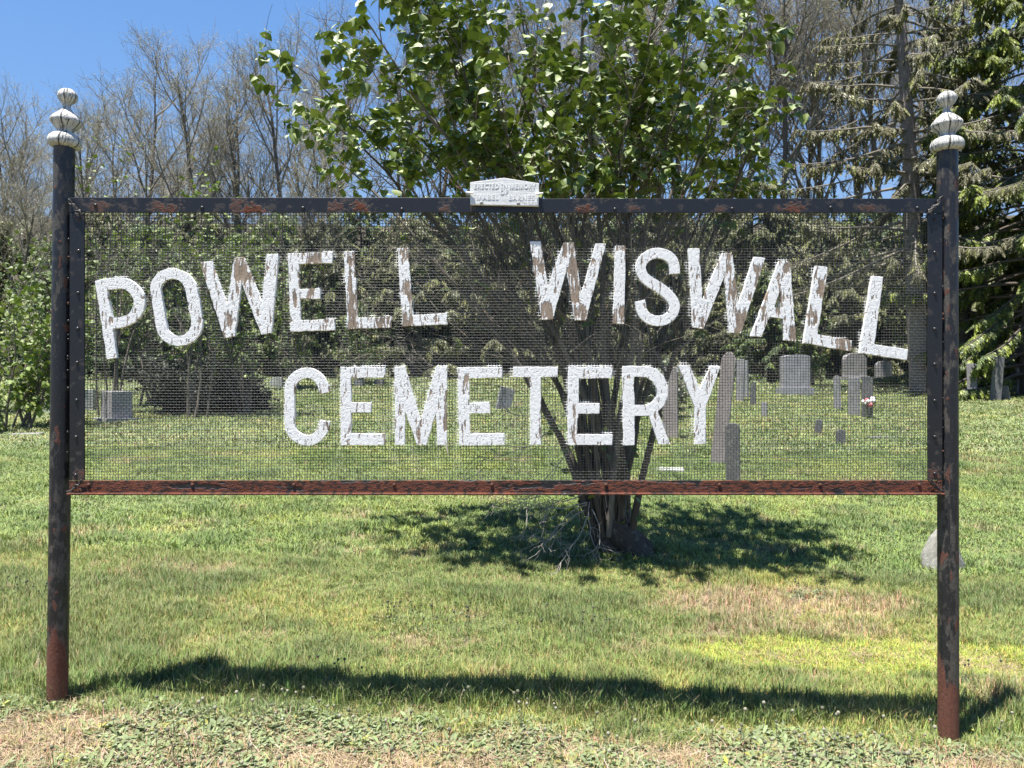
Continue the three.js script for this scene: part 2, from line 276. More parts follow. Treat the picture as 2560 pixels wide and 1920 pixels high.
// letters ---------------------------------------------------------
const A = 5.53, B = 3.1725;
const tr = (ox, oy, s, l) => l.map(([x, y]) => [ox + x / s, oy + y / s]);
function stroke(ox, oy, s, l, w) {               // a band of width w round a centre line
  const c = new THREE.CatmullRomCurve3(l.map(([x, y]) => V(x, y, 0)), false, 'centripetal'), n = 44, L = [], Rr = [];
  for (let k = 0; k <= n; k++) { const p = c.getPoint(k / n), t = c.getTangent(k / n); L.push([p.x - t.y * w / 2, p.y + t.x * w / 2]); Rr.push([p.x + t.y * w / 2, p.y - t.x * w / 2]); }
  return tr(ox, oy, s, L.concat(Rr.reverse()));
}
const LETTERS = [
  { o: tr(220, 620, A, [[95, 455], [235, 425], [400, 408], [520, 415], [620, 460], [710, 540], [765, 630], [785, 740], [770, 860], [720, 950], [640, 1030], [540, 1080], [440, 1105], [342, 1112], [398, 1520], [260, 1540]]), h: tr(220, 620, A, [[260, 572], [440, 550], [520, 570], [590, 630], [635, 710], [635, 790], [600, 870], [540, 930], [440, 960], [328, 968]]) },
  { o: tr(220, 620, A, [[858, 560], [868, 490], [895, 430], [940, 370], [1010, 315], [1110, 284], [1230, 288], [1340, 330], [1430, 400], [1490, 490], [1512, 570], [1588, 1010], [1580, 1100], [1540, 1200], [1460, 1290], [1360, 1342], [1240, 1356], [1130, 1332], [1035, 1275], [970, 1190], [938, 1100]]), h: tr(220, 620, A, [[995, 560], [1015, 495], [1075, 440], [1170, 415], [1250, 437], [1310, 485], [1345, 560], [1430, 1000], [1428, 1080], [1390, 1155], [1330, 1203], [1250, 1222], [1170, 1205], [1120, 1160], [1085, 1080]]) },
  { o: tr(480, 590, A, [[105, 362], [265, 345], [485, 950], [580, 305], [715, 290], [968, 915], [1030, 260], [1195, 245], [1100, 1335], [955, 1360], [685, 650], [590, 1385], [445, 1415]]) },
  { o: tr(480, 590, A, [[1325, 240], [1945, 222], [1935, 375], [1470, 385], [1490, 735], [1770, 728], [1770, 865], [1490, 865], [1500, 1165], [1970, 1150], [1975, 1300], [1360, 1320]]) },
  { o: tr(820, 590, A, [[215, 215], [365, 205], [410, 1130], [880, 1115], [875, 1265], [272, 1285]]) },
  { o: tr(820, 590, A, [[955, 172], [1105, 165], [1175, 1090], [1645, 1068], [1655, 1220], [1030, 1250]]) },
  { o: tr(1300, 580, B, [[78, 75], [162, 73], [222, 420], [345, 85], [428, 83], [487, 480], [600, 92], [682, 92], [522, 700], [435, 700], [370, 300], [260, 692], [172, 695]]) },
  { o: tr(1300, 580, B, [[757, 110], [838, 110], [828, 728], [738, 726]]) },
  { o: stroke(1300, 580, B, [[1228, 330], [1225, 270], [1205, 215], [1150, 177], [1090, 166], [1030, 180], [975, 225], [957, 280], [975, 345], [1030, 395], [1100, 437], [1170, 490], [1215, 545], [1228, 595], [1205, 655], [1150, 695], [1090, 705], [1030, 690], [975, 640], [952, 545]], 82) },
  { o: tr(1600, 590, B, [[383, 97], [470, 98], [497, 500], [655, 135], [733, 140], [782, 540], [905, 165], [995, 175], [800, 772], [712, 765], [668, 320], [505, 735], [420, 725]]) },
  { o: tr(1600, 590, B, [[1105, 198], [1190, 203], [1240, 835], [1142, 825], [1138, 655], [1030, 640], [962, 800], [878, 793]]), h: tr(1600, 590, B, [[1118, 400], [1120, 575], [1062, 565]]) },
  { o: tr(1900, 620, B, [[440, 140], [538, 152], [458, 685], [732, 735], [722, 820], [345, 752]]) },
  { o: tr(1900, 620, B, [[890, 220], [978, 230], [908, 765], [1175, 805], [1165, 890], [790, 832]]) },
  { o: stroke(680, 880, B, [[418, 325], [405, 270], [375, 215], [330, 178], [278, 165], [220, 178], [170, 215], [143, 270], [138, 330], [138, 450], [138, 560], [146, 610], [175, 655], [225, 690], [280, 703], [335, 690], [380, 650], [410, 600], [418, 545]], 82) },
  { o: tr(680, 880, B, [[541, 117], [897, 120], [895, 203], [625, 203], [628, 400], [788, 402], [783, 480], [625, 482], [625, 648], [895, 648], [897, 738], [543, 740]]) },
  { o: tr(960, 880, B, [[83, 118], [165, 115], [292, 540], [412, 115], [500, 115], [498, 738], [422, 738], [412, 480], [335, 738], [262, 738], [168, 470], [165, 738], [88, 740]]) },
  { o: tr(960, 880, B, [[582, 122], [937, 120], [937, 203], [672, 210], [678, 405], [835, 398], [843, 485], [680, 488], [683, 650], [955, 645], [957, 738], [597, 742]]) },
  { o: tr(1240, 880, B, [[135, 118], [492, 117], [490, 198], [355, 200], [357, 738], [272, 738], [270, 200], [132, 200]]) },
  { o: tr(1240, 880, B, [[570, 118], [930, 118], [922, 208], [657, 210], [655, 405], [822, 408], [820, 488], [652, 490], [640, 652], [925, 655], [922, 738], [570, 738]]) },
  { o: tr(1440, 880, B, [[370, 112], [560, 110], [640, 135], [700, 195], [730, 270], [728, 350], [700, 420], [650, 470], [748, 733], [655, 733], [580, 507], [465, 507], [465, 738], [378, 740]]), h: tr(1440, 880, B, [[455, 195], [560, 195], [610, 230], [645, 290], [640, 350], [600, 405], [560, 422], [462, 422]]) },
  { o: tr(1440, 880, B, [[812, 105], [898, 103], [985, 295], [1065, 112], [1148, 115], [1030, 435], [1028, 730], [942, 733], [942, 435]]) },
];
const TX0 = 212, TX1 = 2292, TY0 = 590, TY1 = 1130;
const WORN = [[500, 652, 516, 700], [585, 640, 618, 706], [621, 690, 640, 740], [588, 690, 600, 738], [560, 780, 578, 822], [773, 636, 800, 660], [769, 722, 787, 748], [731, 726, 740, 764], [870, 628, 894, 824], [930, 792, 980, 822], [1010, 620, 1022, 655], [1005, 704, 1026, 748], [1022, 720, 1032, 795], [1006, 788, 1034, 818],
  [1331, 645, 1360, 684], [1420, 640, 1448, 760], [1420, 606, 1436, 640], [1352, 756, 1384, 800], [1434, 764, 1466, 802], [1404, 610, 1416, 642], [1538, 614, 1566, 628], [1532, 770, 1562, 810], [1814, 632, 1828, 682], [1820, 698, 1844, 750], [1884, 664, 1910, 718], [1838, 772, 1864, 834], [1750, 792, 1762, 818], [1960, 654, 1978, 682], [1972, 815, 1992, 855], [1902, 766, 1912, 806], [1940, 768, 1948, 786], [2038, 692, 2062, 738], [2023, 776, 2044, 812], [2088, 844, 2132, 882], [1044, 1052, 1052, 1112], [1110, 975, 1118, 1075], [998, 1010, 1004, 1036], [872, 1050, 876, 1082], [1158, 940, 1168, 985], [1156, 1055, 1162, 1105], [1346, 1006, 1352, 1100], [1432, 1010, 1438, 1110], [816, 960, 824, 985], [808, 1058, 824, 1078]];
const paint = (() => {
  const W = 2048, H = 532, wood = new Float32Array(W * H), hgt = new Float32Array(W * H);
  for (let y = 0; y < H; y++) for (let x = 0; x < W; x++) {
    const px = lerp(TX0, TX1, x / W), py = lerp(TY1, TY0, y / H);
    const wob = (fbm(px * .05, py * .03, 2) - .5) * 9, streak = fbm((px + wob) * .42, py * .055, 3) * .6 + fbm((px + wob) * .16 + 30, py * .035 + 4, 3) * .4;
    let patch = 0; for (const [a, b, c, d] of WORN) if (px > a - 14 && px < c + 14 && py > b - 14 && py < d + 14) { const e = Math.max(Math.max(a - px, px - c) / 5, Math.max(b - py, py - d) / 9) ; patch = Math.max(patch, sstep(1.0, -1.0, e)); }
    const base = py > 900 ? -.02 : px < 480 || (px > 1575 && px < 1705) ? -.03 : px > 2130 ? -.02 : .02;
    const w = sstep(.635, .66, streak + base * (.4 + fbm(px * .02, py * .02, 2)) + patch * .235);
    const crack = sstep(.03, .008, Math.abs(fbm(px * .20 + wob * .1, py * .10, 3) - .5)) * .55;
    wood[y * W + x] = Math.max(w, crack * .65);
    hgt[y * W + x] = lerp(.62 + .38 * (fbm(px * .22, py * .15, 3) * .6 + vn(px * .5, py * .42) * .4) - crack * .5, .15 + .2 * vn(px * .6, py * .06), w);
  }
  const col = tex(W, H, (a, b, x, y) => { const w = wood[y * W + x], px = lerp(TX0, TX1, x / W), py = lerp(TY1, TY0, y / H), g = vn(px * .7, py * .05) * .6 + vn(px * .3, py * .3) * .4, t = fbm(px * .012 + 5, py * .012, 2); const wd = [lerp(.36, .27, t) * (.3 + 1.2 * g), lerp(.27, .215, t) * (.3 + 1.2 * g), lerp(.195, .17, t) * (.3 + 1.2 * g)], pt = .84 + .05 * g; return [lerp(pt, wd[0], w), lerp(pt * 1.0, wd[1], w), lerp(pt * .985, wd[2], w)]; }, true);
  const bmp = tex(W, H, (a, b, x, y) => hgt[y * W + x]);
  return new THREE.MeshStandardMaterial({ map: col, bumpMap: bmp, bumpScale: .003, roughness: .8 });
})();
const LT = .018;                                   // thickness of the letters
function roughen(poly, r) {                        // hand-sawn edges: short segments that wander a little
  const out = [];
  for (let k = 0; k < poly.length; k++) { const a = poly[k], b = poly[(k + 1) % poly.length], L = Math.hypot(b[0] - a[0], b[1] - a[1]), n = Math.max(1, Math.round(L / 9)), nx = -(b[1] - a[1]) / L, ny = (b[0] - a[0]) / L;
    for (let s = 0; s < n; s++) { const t = s / n, j = s ? (fbm(a[0] + t * L * .08, a[1] + k * 3.1, 2) - .5) * 2.4 + (r() - .5) * .9 : 0; out.push([a[0] + (b[0] - a[0]) * t + nx * j, a[1] + (b[1] - a[1]) * t + ny * j]); } }
  return out;
}
{
  const r = rng(5), uvAt = (v, k) => new THREE.Vector2((v[k * 3] / K + 1280 - TX0) / (TX1 - TX0), (TY1 - (960 - (v[k * 3 + 1] - EYE.y) / K)) / (TY1 - TY0));
  const gen = { generateTopUV: (g, v, a, b, c) => [uvAt(v, a), uvAt(v, b), uvAt(v, c)], generateSideWallUV: (g, v, a, b, c, d) => [uvAt(v, a), uvAt(v, b), uvAt(v, c), uvAt(v, d)] };
  for (const L of LETTERS) {
    const s = new THREE.Shape(roughen(L.o, r).map(([x, y]) => new THREE.Vector2(sx(x), sy(y))));
    if (L.h) s.holes.push(new THREE.Path(roughen(L.h, r).map(([x, y]) => new THREE.Vector2(sx(x), sy(y)))));
    const g = new THREE.ExtrudeGeometry(s, { depth: LT - .003, bevelEnabled: true, bevelSize: .0012, bevelOffset: -.0012, bevelThickness: .0015, bevelSegments: 2, UVGenerator: gen });
    g.translate(0, 0, -.0165); part('letter', g, paint, sign);
  }
  // a splinter hanging off the foot of the M
  const b = new GB(); b.tube([V(sx(1113), sy(1104), -.004), V(sx(1117), sy(1120), -.002), V(sx(1121), sy(1139), .004)], [.006, .004, .0008], 5, null, true); part('splinter', b.geo(), new THREE.MeshStandardMaterial({ color: lin(.42, .38, .33), roughness: .9 }), sign);
}
// woven wire mesh -------------------------------------------------
{
  const inside = (px, py, poly) => { let c = false; for (let i = 0, j = poly.length - 1; i < poly.length; j = i++) { const [xi, yi] = poly[i], [xj, yj] = poly[j]; if ((yi > py) !== (yj > py) && px < (xj - xi) * (py - yi) / (yj - yi) + xi) c = !c; } return c; };
  const boxes = LETTERS.map(L => [Math.min(...L.o.map(q => q[0])), Math.max(...L.o.map(q => q[0])), Math.min(...L.o.map(q => q[1])), Math.max(...L.o.map(q => q[1]))]);
  const near = (px, py) => { for (let k = 0; k < LETTERS.length; k++) { const b = boxes[k]; if (px < b[0] - 14 || px > b[1] + 14 || py < b[2] - 14 || py > b[3] + 14) continue; if (inside(px, py, LETTERS[k].o) && !(LETTERS[k].h && inside(px, py, LETTERS[k].h))) return 1; } return 0; };
  const pitch = 7, x0 = 206, x1 = 2324, y0 = 529, y1 = 1206, NX = Math.floor((x1 - x0) / pitch), NY = Math.floor((y1 - y0) / pitch), r = .00115, zc = -.0195;
  const b = new GB(), noise = rng(77);
  const white = new Uint8Array((NX + 1) * (NY + 1));
  for (let j = 0; j <= NY; j++) for (let i = 0; i <= NX; i++) { const px = x0 + i * pitch, py = y0 + j * pitch, q = fbm(px * .03 + 2, py * .03, 2); const hit = near(px, py) || (q > .47 && near(px + 6, py)) || (q > .56 && near(px, py + 6)) || (q > .66 && near(px - 5, py)); white[j * (NX + 1) + i] = hit ? 1 : 0; }
  const grey = () => { const v = .055 + noise() * .05; return [v, v, v * .97]; };
  const wire = (n, at, isWhite, across) => {
    const start = b.count;
    for (let k = 0; k <= n; k++) { const [x, y, z] = at(k), c = isWhite(k) ? [.72, .73, .73] : grey();
      for (const [u, w] of [[1, 0], [0, 1], [-1, 0], [0, -1]]) b.vert(x + (across ? 0 : u * r), y + (across ? u * r : 0), z + w * r, across ? 0 : u, across ? u : 0, w, 0, 0, c); }
    for (let k = 0; k < n; k++) for (let s = 0; s < 4; s++) { const p = start + k * 4 + s, q = start + k * 4 + (s + 1) % 4; b.i.push(p, q, p + 4, q, q + 4, p + 4); }
  };
  const sag = (px, py) => (fbm(px * .006, py * .006, 2) - .5) * .004;
  for (let i = 0; i <= NX; i++) wire(NY, k => [sx(x0 + i * pitch) + (vn(i * .7, k * .15) - .5) * .0012, sy(y0 + k * pitch), zc + ((i + k) % 2 ? r * .9 : -r * .9) + sag(x0 + i * pitch, y0 + k * pitch)], k => white[k * (NX + 1) + i], false);
  for (let j = 0; j <= NY; j++) wire(NX, k => [sx(x0 + k * pitch), sy(y0 + j * pitch) + (vn(k * .15, j * .7) - .5) * .0012, zc + ((j + k) % 2 ? -r * .9 : r * .9) + sag(x0 + k * pitch, y0 + j * pitch)], k => white[j * (NX + 1) + k], true);
  const m = part('wire_mesh', b.geo(), new THREE.MeshStandardMaterial({ vertexColors: true, roughness: .45, metalness: .15 }), sign); m.userData.kind = 'stuff';
}
// memorial plaque on the top bar ------------------------------------
{
  const C = 5.773, q = (x, y) => [1160 + x / C, 430 + y / C];
  const wd = tex(512, 256, (a, b, x, y) => { const g = fbm(x / 60, y / 3.2, 3), c = sstep(.035, .01, Math.abs(fbm(x / 70 + 4, y / 8, 3) - .5)), p = .74 + .1 * g - c * .28; return [p, p, p * .98]; }, true);
  const wb = tex(512, 256, (a, b, x, y) => fbm(x / 50, y / 3.5, 3));
  const pm = new THREE.MeshStandardMaterial({ map: wd, bumpMap: wb, bumpScale: .0006, roughness: .75 });
  const s = new THREE.Shape([[97, 175], [580, 112], [1076, 190], [1070, 505], [100, 485]].map(p => { const [x, y] = q(...p); return new THREE.Vector2(sx(x), sy(y)); }));
  const g = new THREE.ExtrudeGeometry(s, { depth: .017, bevelEnabled: true, bevelSize: .0015, bevelThickness: .0015, bevelSegments: 2 }); g.translate(0, 0, .009);
  planarUV(g, sx(1170), sx(1350), sy(520), sy(445));
  const plaque = part('plaque', g, pm, sign); plaque.userData.label = 'small white plaque with a low peaked top and raised lettering';
  const font = await new FontLoader().loadAsync('fonts/droid/droid_sans_bold.typeface.json');
  const raised = new THREE.MeshStandardMaterial({ color: lin(.80, .80, .79), roughness: .7 });
  const line = (text, xa, xb, ya, yb) => {
    const t = new TextGeometry(text, { font, size: 1, depth: .1, curveSegments: 4, bevelEnabled: false }); t.computeBoundingBox(); const bb = t.boundingBox;
    const [ax, ay] = q(xa, yb), [bx, by] = q(xb, ya), X0 = sx(ax), X1 = sx(bx), Y0 = sy(ay), Y1 = sy(by);
    t.translate(-bb.min.x, -bb.min.y, 0); t.scale((X1 - X0) / (bb.max.x - bb.min.x), (Y1 - Y0) / (bb.max.y - bb.min.y), .014); t.translate(X0, Y0, .0274);
    part('raised_text', t, raised, plaque);
  };
  line('ERECTED IN MEMORY', 150, 1032, 188, 262); line('OF', 525, 635, 276, 343); line('MABEL', 190, 497, 346, 420); line('BARNES', 645, 1010, 354, 428); line('1959', 866, 1060, 446, 500);
  for (const [x0, y0, x1, y1, side] of [[35, 318, 140, 330, 0], [1035, 345, 1136, 330, 1]]) {
    const b = new GB(), [ax, ay] = q(x0, y0), [bx, by] = q(x1, y1); b.tube([V(sx(ax), sy(ay), side ? .036 : .030), V(sx(bx), sy(by), side ? .030 : .036)], .0045, 10, null, true);
    part('pin', b.geo(), raised, plaque);
  }
  const screw = new THREE.SphereGeometry(.008, 12, 8, 0, 7, 0, 1.57).rotateX(Math.PI / 2).scale(1, 1, .8), sm = new THREE.MeshStandardMaterial({ color: lin(.34, .34, .33), roughness: .6 });
  for (const [x, y] of [[255, 462], [783, 472]]) { const [a, c] = q(x, y), m = part('screw', screw, sm, plaque); m.position.set(sx(a), sy(c), .0276); }
}

// ---------------------------------------------------------------- gravestones
const stoneMat = (base, blot, seed, rough = .85) => {
  const f = (x, y) => ({ a: fbm(x / 70 + seed, y / 70, 4), g: vn(x / 1.7, y / 1.7), l: sstep(.58, .70, fbm(x / 22 + seed * 2, y / 22 + 5, 4)) });
  const m = tex(256, 256, (u, v, x, y) => { const q = f(x, y), k = .62 + .55 * q.a + (q.g - .5) * .3; return [0, 1, 2].map(c => lerp(base[c] * k, blot[c], q.l * .6)); }, true);
  const b = tex(256, 256, (u, v, x, y) => { const q = f(x, y); return q.a * .5 + q.g * .4 + q.l * .2; });
  return new THREE.MeshStandardMaterial({ map: m, bumpMap: b, bumpScale: .006, roughness: rough });
};
const ST = {
  grey: stoneMat([.30, .29, .30], [.20, .21, .17], 1), granite: stoneMat([.36, .35, .37], [.24, .23, .24], 2, .6), marble: stoneMat([.52, .52, .50], [.30, .31, .27], 3),
  slate: stoneMat([.13, .13, .135], [.20, .20, .17], 4), brown: stoneMat([.33, .285, .275], [.24, .22, .20], 5), field: stoneMat([.30, .29, .26], [.40, .42, .34], 6),
};
function slabGeo(w, h, t, top) {
  const s = new THREE.Shape(), a = w / 2, d = .12; s.moveTo(-a, -d); s.lineTo(a, -d);
  if (top === 'round') { s.lineTo(a, h - a * .7); s.quadraticCurveTo(a * .95, h, 0, h); s.quadraticCurveTo(-a * .95, h, -a, h - a * .7); }
  else if (top === 'shoulder') { s.lineTo(a, h * .88); s.lineTo(a * .68, h * .88); s.quadraticCurveTo(a * .66, h, 0, h); s.quadraticCurveTo(-a * .66, h, -a * .68, h * .88); s.lineTo(-a, h * .88); }
  else if (top === 'slant') { s.lineTo(a, h * .96); s.lineTo(-a, h); }
  else if (top === 'arch') { s.lineTo(a, h * .93); s.quadraticCurveTo(0, h * 1.06, -a, h * .93); }
  else { s.lineTo(a, h); s.lineTo(-a, h); }
  const g = new THREE.ExtrudeGeometry(s, { depth: t - .02, bevelEnabled: true, bevelSize: .008, bevelOffset: -.008, bevelThickness: .01, bevelSegments: 2, curveSegments: 8 }); g.translate(0, 0, -t / 2 + .01);
  const uv = g.attributes.uv; for (let k = 0; k < uv.count; k++) uv.setXY(k, uv.getX(k) / .8, uv.getY(k) / .8); return g;
}
function stone(x, yBase, wpx, hpx, o) {
  const p = gd(x, yBase), m = (EYE.z - p.z) / FOC * D, w = wpx * m, h = hpx * m, t = o.t || .1;
  const g = thing(o.name || 'gravestone', o.label, 'gravestone', p, o.group); g.rotation.set(o.lx || 0, o.yaw || 0, o.lz || 0, 'YXZ');
  if (o.base) {
    const [bw, bh] = o.base.map(v => v * m), bt = t + (bw - w) * .7;
    const b = part('base', slabGeo(bw, bh, bt, 'flat'), ST[o.mat], g); b.userData.label = undefined; delete b.userData.label;
    const s = part('tablet', slabGeo(w, h - bh, t, o.top), ST[o.mat], g); s.position.y = bh + .1; s.scale.y = (h - bh) / (h - bh + .1);
    s.position.y = bh + .12 * s.scale.y - .002;
  } else part('tablet', slabGeo(w, h, t, o.top), ST[o.mat], g);
  return g;
}
stone(52, 803, 46, 26, { mat: 'granite', top: 'round', t: .3, yaw: .35, label: 'low wide grey gravestone with rounded top behind drooping leafy branch' });
stone(110, 892, 44, 25, { mat: 'marble', top: 'flat', t: .35, yaw: -.3, label: 'low white block gravestone beside the iron post' });
stone(252, 912, 62, 66, { mat: 'grey', top: 'slant', t: .42, yaw: -.75, base: [92, 9], label: 'squat grey block gravestone on a pale slab, shaded on one side' });
stone(192, 888, 26, 46, { mat: 'marble', top: 'flat', t: .3, yaw: .2, label: 'pale narrow block gravestone behind squat grey block' });
stone(524, 812, 14, 58, { mat: 'marble', top: 'flat', t: .2, lz: -.22, label: 'slim white gravestone tilted beside the dark evergreen shrub' });
stone(602, 812, 13, 54, { mat: 'marble', top: 'flat', t: .25, label: 'slim white square pillar stone standing upright' });
stone(600, 838, 30, 24, { mat: 'marble', top: 'round', t: .2, label: 'low pale rounded gravestone in front of white pillar stone' });
stone(776, 836, 22, 18, { mat: 'grey', top: 'round', t: .2, label: 'small grey rounded gravestone behind a white letter E' });
stone(820, 832, 20, 12, { mat: 'brown', top: 'flat', t: .25, label: 'very low brown block stone on the far lawn' });
stone(816, 808, 18, 32, { mat: 'grey', top: 'round', t: .15, label: 'small grey gravestone at the wood edge' });
stone(892, 812, 14, 30, { mat: 'brown', top: 'shoulder', t: .12, label: 'small brownish gravestone with shouldered top at the wood edge' });
stone(916, 811, 15, 38, { mat: 'marble', top: 'arch', t: .12, label: 'small pale arched gravestone at the wood edge' });
stone(957, 810, 16, 34, { mat: 'slate', top: 'round', t: .12, label: 'small dark rounded gravestone at the wood edge' });
stone(1086, 886, 32, 50, { mat: 'grey', top: 'slant', t: .12, lz: -.22, yaw: .3, label: 'grey gravestone leaning over beside the lilac twigs' });
stone(1449, 951, 32, 158, { mat: 'brown', top: 'flat', t: .1, yaw: -.4, lz: .01, label: 'tall narrow brown slab gravestone close behind the lilac' });
stone(1550, 1004, 30, 246, { mat: 'brown', top: 'arch', t: .1, lz: -.105, yaw: -.35, label: 'tallest slab gravestone, mauve brown, leaning over a short one' });
stone(1584, 1046, 30, 132, { mat: 'slate', top: 'round', t: .1, yaw: -.3, lz: .01, label: 'short dark slab gravestone in front of the tallest leaning slab' });
stone(1598, 868, 16, 92, { mat: 'grey', top: 'flat', t: .08, yaw: -.6, lz: -.03, label: 'thin grey slab gravestone seen nearly edge on, hindmost of three' });
stone(1612, 862, 13, 84, { mat: 'grey', top: 'flat', t: .07, yaw: -.8, lz: .03, label: 'thin grey slab gravestone, middle one of three' });
stone(1627, 878, 11, 52, { mat: 'slate', top: 'flat', t: .08, yaw: -.5, label: 'thin dark slab gravestone, shortest of three' });
stone(1651, 902, 12, 34, { mat: 'grey', top: 'round', t: .1, yaw: -.5, label: 'small knee high footstone near the wide granite monument' });
stone(1717, 855, 56, 88, { mat: 'granite', top: 'arch', t: .4, base: [70, 18], label: 'wide pale granite monument with tapered block on a rough base' });
stone(1845, 822, 46, 58, { mat: 'granite', top: 'round', t: .35, base: [58, 9], label: 'broad pale granite gravestone with rounded top by the wood' });
stone(1908, 826, 32, 46, { mat: 'granite', top: 'round', t: .3, yaw: -.25, label: 'pale rounded gravestone beside the pale tree trunk' });
stone(1809, 888, 15, 77, { mat: 'grey', top: 'arch', t: .09, yaw: -.4, lz: .02, label: 'thin grey arched slab gravestone, slimmest of a row of three' });
stone(1845, 901, 23, 86, { mat: 'grey', top: 'flat', t: .1, yaw: -.3, label: 'flat topped grey slab gravestone, middle of a row of three' });
stone(1874, 906, 22, 92, { mat: 'slate', top: 'flat', t: .1, yaw: -.35, label: 'dark slab gravestone with small flowers at its front' });
stone(1766, 940, 14, 34, { mat: 'slate', top: 'round', t: .1, yaw: -.5, lz: -.12, label: 'small dark leaning footstone on open grass' });
stone(1816, 960, 19, 32, { mat: 'slate', top: 'round', t: .11, yaw: -.3, label: 'small dark upright footstone on open grass' });
stone(2101, 862, 19, 78, { mat: 'grey', top: 'slant', t: .1, yaw: -.45, lz: .03, label: 'grey slab gravestone leaning slightly, beside the black iron post' });
stone(2150, 866, 21, 95, { mat: 'slate', top: 'flat', t: .11, yaw: -.45, lz: -.07, label: 'dark tall slab gravestone leaning toward the spruce' });
stone(2174, 865, 15, 31, { mat: 'slate', top: 'flat', t: .1, yaw: -.4, lz: .14, label: 'short dark slab gravestone leaning against its tall neighbour' });
stone(2212, 853, 30, 68, { mat: 'grey', top: 'arch', t: .12, yaw: -.2, label: 'pale grey arched slab gravestone under spruce boughs' });
// flat markers
function marker(x, y, wpx, dep, mat, label, hgt = .05, yaw = 0) { const p = gd(x, y), m = (EYE.z - p.z) / FOC * D, g = slabGeo(wpx * m, dep, hgt, 'flat'); const o = shadow(new THREE.Mesh(g, ST[mat])); o.name = numbered('flat_marker'); o.position.copy(p); o.position.y += .015; o.rotation.set(-Math.PI / 2, 0, yaw); tag(o, label, 'grave marker'); scene.add(o); }
marker(55, 943, 56, .25, 'grey', 'flat grey marker sunk in grass beside the black post', .08, .12);
marker(1446, 1020, 62, .22, 'marble', 'flat pale stone lying in grass behind the lilac stems', .07, -.2);
marker(1908, 948, 58, .2, 'slate', 'flat dark marker lying in open grass', .05);
marker(2086, 843, 22, .4, 'marble', 'flat white stone under the spruce', .2);
// fieldstone
{
  const p = gd(2034, 1228), g = mergeVertices(new THREE.IcosahedronGeometry(1, 5).deleteAttribute('uv').deleteAttribute('normal')), q = g.attributes.position, v = V(0, 0, 0), u = [];
  for (let k = 0; k < q.count; k++) { v.fromBufferAttribute(q, k); const n = fbm(v.x * 1.6 + 4, v.y * 1.6 + v.z * 1.3 + 9, 3) - .5, f = fbm(v.x * 7 + 3, v.y * 7 + v.z * 5, 3) - .5; v.multiplyScalar(1 + n * .8 + f * .35); if (v.y > 0) v.x += v.y * .2; const e = 1 - sstep(-.4, 1.1, v.y) * .6; q.setXYZ(k, v.x * .17 * e, v.y * .29 + .1, v.z * .13 * e); u.push(Math.atan2(v.x, v.z) * 1.2, v.y * 1.6); }
  g.setAttribute('uv', new THREE.Float32BufferAttribute(u, 2)); g.computeVertexNormals();
  const m = shadow(new THREE.Mesh(g, ST.field)); m.name = 'fieldstone'; m.position.copy(p); tag(m, 'rough upright fieldstone with lichen just behind the iron post', 'stone'); scene.add(m);
}

// ---------------------------------------------------------------- grass and weeds (beyond counting)
const PAL = { green: [.125, .20, .034], yellow: [.20, .265, .045], straw: [.38, .31, .165] };
function bladeTuft(seed, n, rad, h0, h1, w, lean, strawShare) {
  const r = rng(seed), b = new GB();
  for (let k = 0; k < n; k++) {
    const a = r() * 6.283, d = Math.sqrt(r()) * rad, x = Math.cos(a) * d, z = Math.sin(a) * d, h = lerp(h0, h1, r() * r() * .6 + r() * .4), f = r() * 6.283, dx = Math.cos(f), dz = Math.sin(f), ben = lean * (.3 + r()) * h, ww = w * (.6 + .8 * r());
    const s = r() < strawShare ? [1.9 + r(), 1.15 + r() * .5, 2.2 + r()] : (() => { const q = .7 + r() * .7, y = r(); return [q * (.9 + y * .5), q * (1 + y * .15), q]; })();
    const sxx = -dz * ww / 2, szz = dx * ww / 2, nx = -dx * .55, nz = -dz * .55, ny = .85;
    const p0 = b.vert(x - sxx, -.01, z - szz, nx, ny, nz, 0, 0, s), p1 = b.vert(x + sxx, -.01, z + szz, nx, ny, nz, 0, 0, s);
    const m0 = b.vert(x + dx * ben * .35 - sxx * .8, h * .6, z + dz * ben * .35 - szz * .8, nx, ny, nz, 0, 0, s), m1 = b.vert(x + dx * ben * .35 + sxx * .8, h * .6, z + dz * ben * .35 + szz * .8, nx, ny, nz, 0, 0, s);
    const t = b.vert(x + dx * ben, h * (1 - lean * .25), z + dz * ben, nx, ny, nz, 0, 0, s);
    b.i.push(p0, p1, m1, p0, m1, m0, m0, m1, t);
  }
  return b.geo();
}
const leafy = (extra = {}) => new THREE.MeshPhysicalMaterial({ vertexColors: true, roughness: .8, transmission: .35, thickness: 0, side: THREE.DoubleSide, ...extra });
const grassMat = leafy({ transmission: .3 });
function scatter(name, label, category, geos, mat, list) {          // list: {p, s, sy, rot, c, v, tx}
  geos.forEach((g, gi) => {
    const l = list.filter(q => q.v % geos.length === gi); if (!l.length) return;
    const m = new THREE.InstancedMesh(g, mat, l.length), M = new THREE.Matrix4(), Q = new THREE.Quaternion(), E = new THREE.Euler(), c = new THREE.Color();
    l.forEach((q, k) => { E.set(q.tx || 0, q.rot, q.tz || 0, 'YXZ'); Q.setFromEuler(E); M.compose(q.p, Q, V(q.s, q.sy || q.s, q.s)); m.setMatrixAt(k, M); m.setColorAt(k, c.setRGB(q.c[0], q.c[1], q.c[2])); });
    m.name = numbered(name); shadow(m); tag(m, label, category, null, 'stuff'); scene.add(m);
  });
}
